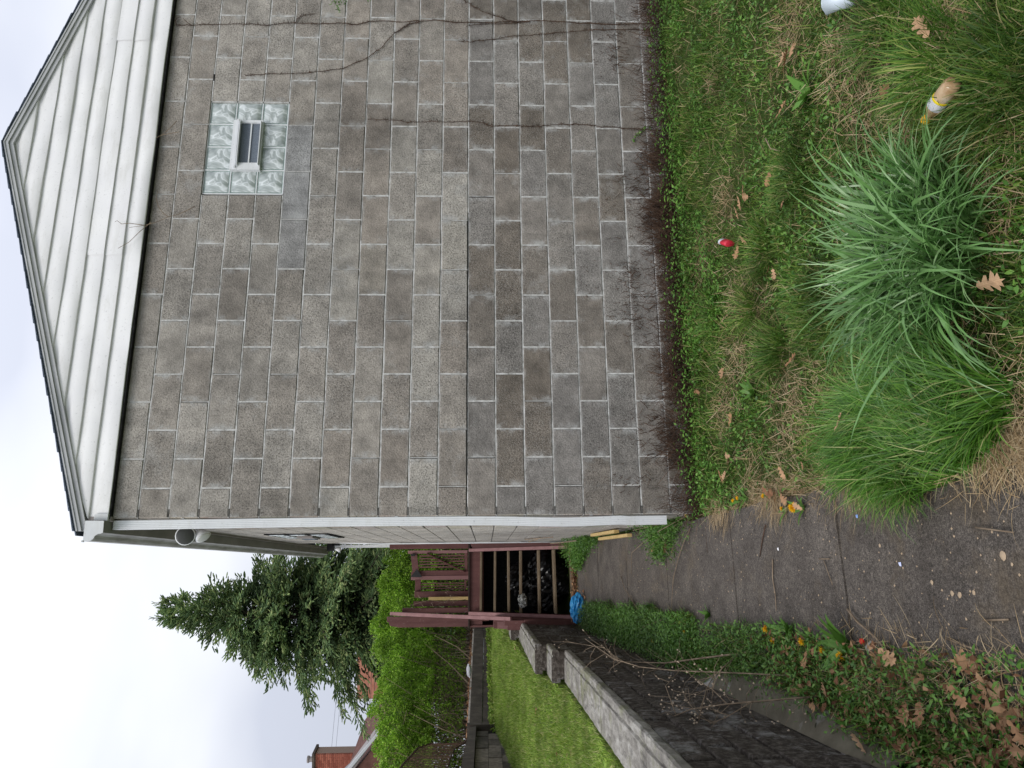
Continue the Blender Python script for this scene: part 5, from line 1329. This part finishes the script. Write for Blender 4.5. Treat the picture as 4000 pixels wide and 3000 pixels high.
dandelion(2922, 1945, .018, 'upper one of two small dandelions in the grass by the path', .06, 4); dandelion(2898, 1955, .018, 'lower one of two small dandelions in the grass by the path', .05, 4); dandelion(3018, 1937, .018, 'small dandelion among oak leaves at the right path edge', .05, 4); dandelion(3085, 1985, .016, 'half-open dandelion above the largest one', .04, 4)
dandelion(2594, 2503, .018, 'lone dandelion in the weeds nearest the steps', .09, 4); dandelion(2690, 2433, .018, 'small dandelion at the left path edge by the slab joint', .06, 5); dandelion(2707, 2467, .018, 'small dandelion just off the left path edge', .06, 4)
dandelion(3045, 2455, .030, 'bright dandelion standing upright at the left path edge', .07, 6); dandelion(3067, 2500, .026, 'dandelion among oak leaves at the left path edge', .06, 6); dandelion(3186, 2505, .028, 'paired dandelion over the path joint', .06, 6); dandelion(3267, 2537, .024, 'dandelion between broad leaves above the red scrap', .06, 7); dandelion(3333, 2562, .030, 'nearest large dandelion left of the path', .05, 8); dandelion(3117, 2533, .014, 'budding dandelion in the left weeds', .05, 5)
# broad dock leaves
rd = random.Random(6)
for (px, py, n, L, lab) in ((3330, 2520, 14, .16, 'dark broad-leaved dock plant beside the path crack'), (3100, 2460, 8, .12, 'broad-leaved weed leaning over the path edge'), (3190, 2720, 8, .09, 'pale round-leaved seedling plant by the retaining wall'), (2780, 2400, 8, .09, 'leafy weed at the path edge near the slab joint'), (3360, 2840, 5, .10, 'two-leaved weed in front of the wall haunch'),
                            (3180, 880 - 520, 8, .17, 'dark dock leaves in the grass behind the bottle'), (2960, 1530, 8, .12, 'low dark plantain in the rough grass'), (3330, 2700, 9, .07, 'small clover patch left of the path')):
    p = ong(px, py); root = empty('broadleaf_weed', lab, 'weed', (p.x, p.y, p.z + .01))
    for k in range(n):
        a = k * 6.28 / n + rd.uniform(-.4, .4)
        V, F = blades(np.zeros((1, 3)), np.array([L * rd.uniform(.7, 1.2)]), np.array([L * .30]), np.array([rd.uniform(.4, .9)]), np.array([rd.uniform(.3, .9)]), 6, az=np.array([a]), seed=k + int(px))
        np_mesh('leaf', V, F, M_weed, True, root)

# plastic bottle with a yellow cap
p = ong(3705, 380, yf); q = ong(3800, 330, yf)
bt = empty('plastic_bottle', 'clear plastic bottle of amber liquid with a yellow cap lying in the grass', 'bottle', (p.x - .03, p.y, p.z + .045))
mcap = Vector(ong(3665, 470, yf)); mbot = Vector(ong(3790, 320, yf)); ax = (mbot - mcap); Lb = ax.length; ax.normalize(); ax = Vector((ax.x, ax.y, .03)).normalized()
bt.location = mcap + Vector((0, 0, .045)); Q = ax.to_track_quat('Z', 'Y').to_matrix().to_4x4(); k = Lb / .23
m = Mat('amber_plastic', rough=.15, spec=.6); m.color(m.ramp(m.noise(14, 3), [(.35, (.34, .20, .09)), (.6, (.50, .36, .22)), (.75, (.62, .55, .45))])); M_amber = m.m
m = Mat('printed_label', rough=.4); m.color(m.ramp(m.noise(60, 3, .6), [(.42, (.55, .55, .60)), (.55, (.72, .72, .74)), (.62, (.30, .30, .42))])); M_label = m.m
mb = MB(); mb.lathe([(.016, .022), (.017, .035), (.036, .07), (.039, .085), (.038, .12), (.039, .155), (.0385, .21), (.034, .225), (.01, .228)], 20, Q @ Matrix.Scale(k, 4)); mb.build('bottle', M_amber, bt, smooth=True)
mb = MB(); mb.lathe([(.020, -.008), (.021, -.003), (.021, .020), (.019, .022)], 20, Q @ Matrix.Scale(k, 4)); mb.build('cap', Mat('yellow_cap', (.86, .44, .01), .4).m, bt, smooth=True)
mb = MB(); mb.lathe([(.0398, .086), (.0402, .090), (.0402, .128), (.0398, .130)], 20, Q @ Matrix.Scale(k, 4)); mb.build('label', M_label, bt, smooth=True)
mb = MB(); mb.lathe([(.0405, .128), (.0407, .130), (.0407, .137), (.0405, .138)], 20, Q @ Matrix.Scale(k, 4)); mb.build('yellow_band', Mat('band_yellow', (.80, .62, .02), .4).m, bt, smooth=True)
# red and white crushed can
p = ong(2868, 948, yf); cn = empty('crushed_can', 'crushed red and white drink can lying among oak leaves', 'can', (p.x, p.y, p.z + .05))
Q = Vector((.5, .7, .25)).to_track_quat('Z', 'Y').to_matrix().to_4x4()
def crushed(prof_, Q, sq, seed):
    b = MB(); b.lathe(prof_, 18, Matrix()); r_ = random.Random(seed)
    b.v = [tuple(Q @ Vector((x * sq * (1 + .12 * math.sin(z * 160 + y * 90)), y * (1.15 + .08 * math.sin(z * 120)), z))) for x, y, z in b.v]; return b
crushed([(.026, -.045), (.030, -.040), (.032, -.03), (.032, .012)], Q, .6, 1).build('can', Mat('red_can', (.62, .03, .06), .35, .5).m, cn, smooth=True)
crushed([(.0322, .012), (.032, .022), (.032, .035), (.026, .045), (.024, .045)], Q, .6, 1).build('white_end', Mat('white_can_end', (.62, .66, .72), .35, .5).m, cn, smooth=True)
# white cup at the right edge
p = ong(3330, 20, yf); cp = empty('white_cup', 'crumpled bluish white plastic cup in the grass at the far right', 'cup', (p.x + .02, p.y, p.z + .05))
Q = Vector((.3, .55, .6)).to_track_quat('Z', 'Y').to_matrix().to_4x4()
crushed([(.030, -.06), (.034, -.055), (.042, .0), (.048, .055), (.051, .058), (.046, .055), (.038, .0), (.028, -.05)], Q, .85, 2).build('cup', Mat('cup_plastic', (.60, .68, .76), .4, .5).m, cp, smooth=True)
# blue bag
def crumple(name, c0, rx, ry, rz_, mat, label, catg, seed, amp=.35, n=26, parent=None, rot=0):
    r_ = np.random.default_rng(seed); u = np.linspace(0, 2 * np.pi, n, endpoint=False); v = np.linspace(.03, np.pi - .03, n // 2 + 3)
    U, Vv = np.meshgrid(u, v); d = np.stack([np.cos(U) * np.sin(Vv), np.sin(U) * np.sin(Vv), np.cos(Vv)], 2).reshape(-1, 3)
    k = np.zeros(len(d))
    for q in range(9):
        w = r_.normal(size=3) * (2 + q * 1.1); k += np.abs(np.sin(d @ w + r_.uniform(0, 6))) / (1 + .35 * q)
    k = 1 + amp * (k / k.mean() - 1) * 1.4; P = d * k[:, None] * [rx, ry, rz_]
    c_, s_ = math.cos(rot), math.sin(rot); P = np.stack([P[:, 0] * c_ - P[:, 1] * s_, P[:, 0] * s_ + P[:, 1] * c_, P[:, 2]], 1)
    m_ = len(v); i, j = np.meshgrid(np.arange(n), np.arange(m_ - 1)); a = (j * n + i).ravel(); b = (j * n + (i + 1) % n).ravel()
    o = np_mesh(name, P, np.stack([a, a + n, b + n, b], 1), mat, False, parent); o.location = c0
    if label: tag(o, label, catg)
    return o
crumple('blue_bag', (-.85, 4.42, .345), .185, .09, .085, M_blue, 'crumpled bright blue plastic bag at the left foot of the steps', 'bag', 3, .45, 30, rot=-.25)
# black bags under the steps
for q, (c0, sx_, lab) in enumerate((((-.35, 5.85, .62), .36, 'black plastic rubbish bag under the right side of the steps'), ((-.72, 5.9, .62), .33, 'black plastic rubbish bag under the left side of the steps'), ((-.55, 5.8, .45), .34, 'black plastic rubbish bag at the bottom of the pile under the steps'), ((-.5, 6.1, .95), .30, 'black plastic rubbish bag at the top of the pile under the steps'))):
    crumple('rubbish_bag', (c0[0], c0[1] + .22, c0[2]), sx_ * .8, .2, .24, M_blackbag, lab, 'bag', 10 + q, .30, 44)
crumple('plastic_wrap', (-.80, 5.60, .98), .09, .03, .06, M_clearbag, 'crinkled clear plastic wrap shining under the steps', 'wrapper', 20, .5, 22)
crumple('black_scrap', tuple(ong(3790, 2630) + Vector((0, 0, .012))), .11, .045, .02, M_blackbag, 'torn black plastic scrap at the near left of the path', 'scrap', 22, .5, 20, rot=-1.2)
p = ong(3395, 2505); crumple('red_scrap', tuple(p + Vector((0, 0, .03))), .012, .012, .010, Mat('red_plastic', (.62, .02, .02), .4).m, 'small red plastic scrap beside the dock leaves', 'scrap', 23, .3, 14)
p = ong(3415, 2530); mb = MB(); mb.box(-.02, .02, -.03, .03, 0, .025); o = mb.build('stone_chip', M_coping, bevel=.006); o.location = p; o.rotation_euler.z = .5; tag(o, 'small grey stone chip next to the red scrap', 'stone')
crumple('grey_rag', tuple(at(1832, 2620, 14.2)), .12, .06, .05, Mat('grey_cloth', (.42, .42, .45), .8).m, 'grey plastic rag on the terrace wall top', 'rag', 24, .4, 20)
for q, (px, py, lab) in enumerate(((3053, 2145, 'white paper fleck on the path'), (3535, 2204, 'pale blue paper fleck on the near slab'), (3365, 2017, 'tiny blue scrap in the dry grass by the path'))):
    p = ong(px, py); r__ = .008; mb = MB(); mb.add([(-r__, -r__ * .5, 0), (r__, -r__ * .7, .001), (r__ * .8, r__, .004), (-r__ * .7, r__ * .8, .002)], [(0, 1, 2, 3)]); o = mb.build('paper_fleck', Mat('fleck', [(.8, .8, .82), (.55, .6, .85), (.2, .35, .75)][q], .6).m); o.location = p + Vector((0, 0, .017)); tag(o, lab, 'litter')

# pine offcuts leaning at the wall foot
def beamthing(name, a, b_, w, h, mat, label, catg, up=(0, 0, 1)):
    a, b_ = Vector(a), Vector(b_); mb = MB(); mb.beam((0, 0, 0), b_ - a, w, h, up); o = mb.build(name, mat, bevel=.003); o.location = a; return tag(o, label, catg)
beamthing('timber_offcut', (-.03, 1.75, .28), (-.02, 2.75, .36), .03, .05, M_pine, 'upper pale timber offcut lying along the side wall', 'timber')
beamthing('timber_offcut', (-.075, 1.55, .20), (-.06, 2.75, .28), .03, .05, M_pine, 'lower pale timber offcut beside the path', 'timber')
# sticks
def stick(name, px, label, catg='stick', rad=.004, z=None, mat=M_twig, bumps=.01, dep=None):
    pts = []
    for k, t in enumerate(px):
        x, y, zz = t; p = ong(x, y, lambda yy: gz(yy) + zz); pts.append(p)
    o0 = pts[0].copy(); b = MB(); n = len(pts); b.tube([p - o0 for p in pts], [rad * (1 - .5 * i / n) for i in range(n)], 6); o = b.build(name, mat, smooth=True); o.location = o0; return tag(o, label, catg)
stick('stick', [(2695, 2065, .03), (2670, 2120, .04), (2650, 2180, .03), (2630, 2260, .03), (2625, 2330, .03), (2622, 2440, .03)], 'long thin stick curving across the path', rad=.0035)
stick('stick', [(3018, 2185, .02), (3018, 2260, .02), (3028, 2320, .02), (3032, 2385, .02)], 'slim straw stalk lying across the slab joint', rad=.0035)
stick('stick', [(3200, 2183, .02), (3240, 2183, .02)], 'short pale straw on the slab near the crack', rad=.003); stick('stick', [(3218, 2190, .02), (3252, 2285, .02)], 'thin straw pointing to the crack', rad=.0022)
stick('stick', [(2990, 2050, .03), (2978, 2110, .02), (2968, 2175, .02)], 'dark twig on the right half of the path', rad=.004, mat=M_creeper)
stick('stick', [(2425, 2250, .02), (2440, 2300, .03), (2470, 2345, .04), (2500, 2400, .05)], 'thin bent twig from the weeds over the path', rad=.003)
stick('stick', [(3310, 2380, .03), (3350, 2430, .03), (3420, 2490, .03), (3475, 2560, .04)], 'forked tan stalk from the path crack to the oak leaves', rad=.006)
stick('stick', [(3700, 2495, .02), (3760, 2520, .03), (3840, 2545, .03)], 'straight tan stalk on the near left slab', rad=.004)
stick('stick', [(3840, 2423, .02), (3940, 2420, .02)], 'short broken straw low on the near slab', rad=.004)
stick('stick', [(3810, 2060, .03), (3960, 2080, .03)], 'pale stalk by the straw at the near right path edge', rad=.003)
stick('stick', [(2590, 2420, .06), (2520, 2445, .08), (2500, 2460, .08)], 'short tan stick in the left weeds', rad=.006)
stick('stick', [(2990, 540, .08), (3010, 580, .06), (3045, 590, .05)][::1], 'thin pale stick in the weeds by the wall', rad=.004)

# tall dead weed stems leaning out from the retaining wall foot
def deadplant(stems, label, buds=40, seed=1):
    r_ = random.Random(seed); P0_ = Vector(stems[0][0]); root = empty('dead_weed', label, 'dead weed', P0_); bb = MB(); tips = []
    for st_ in stems:
        pts = [Vector(p) - P0_ for p in st_[:-1]]; rad = st_[-1]; b = MB(); b.tube(pts, [rad * (1 - .65 * i / len(pts)) for i in range(len(pts))], 6); b.build('stem', M_twig, root, smooth=True)
        for i in range(1, len(pts)):
            for _ in range(4):
                p = pts[i - 1].lerp(pts[i], r_.random()); e = p + Vector((r_.uniform(-.14, .14), r_.uniform(-.10, .10), r_.uniform(-.03, .16))); m2 = (p + e) / 2 + Vector((0, 0, .02))
                bb.tube([p, m2, e], [.0015, .0012, .0007], 4, False); tips.append(e); tips.append(m2)
    o_ = bb.build('side_twigs', M_twig, root); o_['kind'] = 'stuff'
    if buds:
        c_ = MB()
        for _ in range(buds):
            p = r_.choice(tips) + Vector((r_.uniform(-.02, .02),) * 3); s_ = r_.uniform(.003, .0055); c_.lathe([(.001, -s_), (s_, 0), (.001, s_ * 1.3)], 5, Matrix.Translation(p))
        o = c_.build('seed_heads', Mat('seed_heads', (.45, .36, .27), .9).m, root); o['kind'] = 'stuff'
W3 = lambda x, y, d: tuple(at(x, y, d))
deadplant([(W3(3180, 2530, 3.75), W3(2950, 2545, 4.1), W3(2750, 2570, 4.5), W3(2600, 2590, 4.8), W3(2425, 2585, 5.3), .0075)], 'thick fallen tan stalk lying over the left weeds', 0, 2)
deadplant([(W3(3190, 2645, 3.5), W3(2900, 2630, 3.8), W3(2640, 2620, 4.1), W3(2500, 2605, 4.4), W3(2400, 2575, 4.6), W3(2285, 2495, 4.9), .0042), (W3(2420, 2590, 4.6), W3(2360, 2530, 5.2), W3(2200, 2505, 5.6), .002)], 'long arching dead stem crossing in front of the retaining wall', 20, 3)
deadplant([(W3(3200, 2720, 3.3), W3(2960, 2740, 3.4), W3(2840, 2750, 3.45), W3(2700, 2770, 3.55), W3(2520, 2845, 3.8), .005), (W3(2840, 2750, 3.45), W3(2780, 2690, 3.6), W3(2820, 2610, 3.6), W3(2880, 2560, 3.7), .0035), (W3(2740, 2770, 3.5), W3(2720, 2860, 3.6), .003), (W3(2940, 2740, 3.4), W3(2840, 2800, 3.4), W3(2770, 2830, 3.5), .003),
           (W3(2740, 2770, 3.5), W3(2760, 2690, 3.7), W3(2800, 2620, 3.8), .0028), (W3(2640, 2790, 3.6), W3(2600, 2680, 3.9), W3(2720, 2550, 4.2), .0025)], 'branching dead weed with pale seed heads before the dark wall', 130, 4)
deadplant([((-.8, 6.38, 1.8), (-.84, 6.34, 2.1), (-.80, 6.33, 2.35), (-.87, 6.34, 2.62), .004), ((-.84, 6.34, 2.1), (-.70, 6.32, 1.95), .003)], 'dried flower stem tangled round the maroon posts', 60, 5)
# wire mesh offcut
ms = empty('wire_mesh', 'bent piece of wire mesh beside the steps and the side wall', 'wire mesh', (-.03, 3.6, .35))
b = MB()
for i in range(7): b.tube([(0, i * .11, 0), (-.02, i * .11 + .03, .22)], .0016, 4, False)
for i in range(4): b.tube([(-.005 * i, 0, .07 * i), (-.005 * i, .68, .07 * i + .02)], .0016, 4, False)
b.build('wire', Mat('galvanised', (.16, .18, .17), .5).m, ms)
for k, (a, c_) in enumerate((((2050, 2107, 9.0), (2160, 2098, 7.8)), ((2065, 2117, 8.9), (2110, 2100, 8.5)), ((2150, 2123, 8.2), (2250, 2112, 7.6)))):
    p, q = at(*a), at(*c_); b = MB(); b.tube([(0, 0, 0), (q - p) * .5 + Vector((0, 0, -.02)), q - p], .006, 5); o = b.build('branch', M_twig); o.location = p; tag(o, ('upper bare branch leaning by the side wall at the steps', 'crossed short branch by the side wall at the steps', 'lower bare branch near the wire mesh')[k], 'branch')

# ================================================================ far background
hs = empty('far_house', 'red brick chimney and taupe gabled roof of the house beyond the hedge', 'house', at(1450, 3000, 24))
def rel(b, o0): b.v = [(x - o0.x, y - o0.y, z - o0.z) for x, y, z in b.v]; return b
o0 = Vector(hs.location)
c0 = at(1225, 2948, 27); c1 = at(1225, 3090, 27); cz0 = at(1400, 2948, 27).z
d = (c1 - c0); d.z = 0; d.normalize(); nr_ = Vector((-d.y, d.x, 0)); nr_ = nr_ if nr_.y > 0 else -nr_
w_ = .0; CW = (c1 - c0).length
joint = MB()
ch = bpy.data.objects.new('chimney', None); link(ch, hs); ch.parent = hs
jm = MB(); vs = []
for t in (0.012, CW): 
    for dep in (.012, .6):
        for z in (cz0 - .6, c0.z): q = c0 + d * t + nr_ * dep; vs.append((q.x, q.y, z))
jm.add(vs, [(0, 1, 5, 4), (2, 6, 7, 3), (0, 2, 3, 1), (1, 3, 7, 5), (4, 5, 7, 6)]); rel(jm, o0).build('chimney_joints', M_brickjoint, ch)
bh, bl = .075, .225; nz_ = int((c0.z - cz0 + .5) / bh); cnt = 0
bm0 = MB()
for r_ in range(nz_):
    z = c0.z - .07 - r_ * bh; t = -(r_ % 2) * bl / 2
    while t < min(CW, .95):
        ta, tb2 = max(t, 0), t + bl
        q0, q1 = c0 + d * (ta + .004), c0 + d * (tb2 - .004)
        b = MB(); vs = []
        for q in (q0, q1):
            for dep in (0, .1):
                for zz in (z - bh + .008, z): pnt = q + nr_ * dep; vs.append((pnt.x, pnt.y, zz))
        b.add(vs, [(0, 1, 5, 4), (0, 2, 3, 1), (1, 3, 7, 5), (4, 5, 7, 6)])
        rel(b, o0).build('brick', M_brick, ch); t += bl
    # left return of the stack
    q0 = c0 + nr_ * .004
b = MB(); b.beam(c0 - d * .06 + nr_ * .3 + Vector((0, 0, .0)), c0 + d * (CW + .1) + nr_ * .3, .75, .09); rel(b, o0).build('chimney_cap', M_render, ch)
b = MB(); q = c0 + d * .32 + nr_ * .3; b.lathe([(.10, .04), (.10, .22), (.13, .24), (.13, .30)], 12, Matrix.Translation(q)); rel(b, o0).build('chimney_pot', M_fascia, ch)
b = MB(); A = at(1370, 2975, 26.5); B_ = at(1420, 3060, 26.5); A2 = at(1405, 2975, 26.5); b.add([tuple(at(1400, 2950, 26.4)), tuple(at(1335, 3010, 26.4)), tuple(at(1410, 3010, 26.0)), tuple(at(1440, 2950, 26.0))], [(0, 1, 2, 3)]); rel(b, o0).build('flashing', Mat('lead', (.22, .26, .30), .6).m, ch)
T = at(1470, 2862, 24); U = at(1330, 3060, 24)
b = MB(); b.beam(T, U, .06, .10, (1, 0, 0)); 
bdir = nr_ * 5
def prismy(pts, ext, mat, name):
    b = MB(); n = len(pts); vs = [tuple(p) for p in pts] + [tuple(Vector(p) + ext) for p in pts]
    b.add(vs, [tuple(range(n)), tuple(reversed(range(n, 2 * n)))] + [(k, (k + 1) % n, n + (k + 1) % n, n + k) for k in range(n)]); return rel(b, o0).build(name, mat, hs)
prismy([at(1478, 2862, 24), at(1462, 2868, 24), at(1320, 3060, 24), at(1336, 3075, 24)], nr_ * .5, M_fascia, 'bargeboard')
prismy([at(1482, 2866, 23.9), at(1478, 2858, 23.9), at(1320, 3048, 23.9), at(1324, 3060, 23.9)], nr_ * .12, Mat('gutter_edge', (.45, .46, .48), .5).m, 'verge')
prismy([at(1500, 2868, 24.2), at(1486, 2888, 24.2), at(1330, 3080, 24.2), at(1330, 3200, 24.2), at(1640, 3200, 24.2), at(1640, 2888, 24.2)], nr_ * 5, M_roofred, 'gable_wall')
prismy([at(1484, 2866, 24), at(1488, 2866, 24), at(1520, 2895, 24), at(1516, 2895, 24)], nr_ * .05, M_whitetrim, 'gutter_bracket')
# salmon brick building behind the spruce
p0, p1 = at(1395, 2730, 40), at(1395, 2560, 40)
fb = empty('far_building', 'salmon brick building with a pale corner glimpsed beside the spruce', 'building', (p0.x, p0.y, tz))
b = MB(); b.add([(p0.x, p0.y, tz - 1), (p1.x, p1.y, tz - 1), (p1.x, p1.y + 6, tz - 1), (p0.x, p0.y + 6, tz - 1), (p0.x, p0.y, p0.z), (p1.x, p1.y, p0.z), (p1.x, p1.y + 6, p0.z), (p0.x, p0.y + 6, p0.z)], [(0, 1, 5, 4), (1, 2, 6, 5), (2, 3, 7, 6), (3, 0, 4, 7), (4, 5, 6, 7)])
b.v = [(x - p0.x, y - p0.y, z - tz) for x, y, z in b.v]; b.build('wall', M_salmon, fb)
b = MB(); b.box(-.12, 0, -.05, 5.9, -1, p0.z - tz); b.build('corner_trim', M_whitetrim, fb)
b = MB(); b.box(-.1, p1.x - p0.x, -.1, 6.1, p0.z - tz + .003, p0.z - tz + .12); b.build('parapet', M_whitetrim, fb)
# low red brick house glimpsed through the hedge base
p0, p1 = at(1850, 2860, 30), at(1850, 2350, 30)
lb = empty('low_house', 'low white-walled house with red brick seen through the bare base of the hedge', 'house', (p0.x, p0.y, tz))
for za, zb__, mt, nm in ((-.6, .9, Mat('pale_wall', (.55, .56, .58), .8).m, 'white_wall'), (.905, 1.6, M_salmon, 'brick_band')):
    b = MB(); b.box(0, p1.x - p0.x, 0, 4, za, zb__); b.build(nm, mt, lb)
# overhead cables
for k, (a, c_, lab) in enumerate((((1437, 2700, 36), (1428, 2950, 36), 'upper cable of the lower three overhead cables'), ((1449, 2700, 36), (1443, 2950, 36), 'middle cable of the lower three overhead cables'), ((1463, 2690, 36), (1458, 2950, 36), 'lowest overhead cable by the roof tip'),
                                 ((1313, 2730, 50), (1288, 3000, 50), 'upper faint cable crossing the open sky'), ((1330, 2730, 50), (1305, 3000, 50), 'lower faint cable crossing the open sky'))):
    p, q = at(*a), at(*c_); dd = q - p; p2, q2 = p - dd * 2.5, q + dd * 2.5; b = MB(); b.tube([(0, 0, 0), (q2 - p2) * .5, q2 - p2], .011 if k < 3 else .009, 5, False); o = b.build('overhead_cable', M_wire); o.location = p2; tag(o, lab, 'cable')
print('yard grass quads', ng)
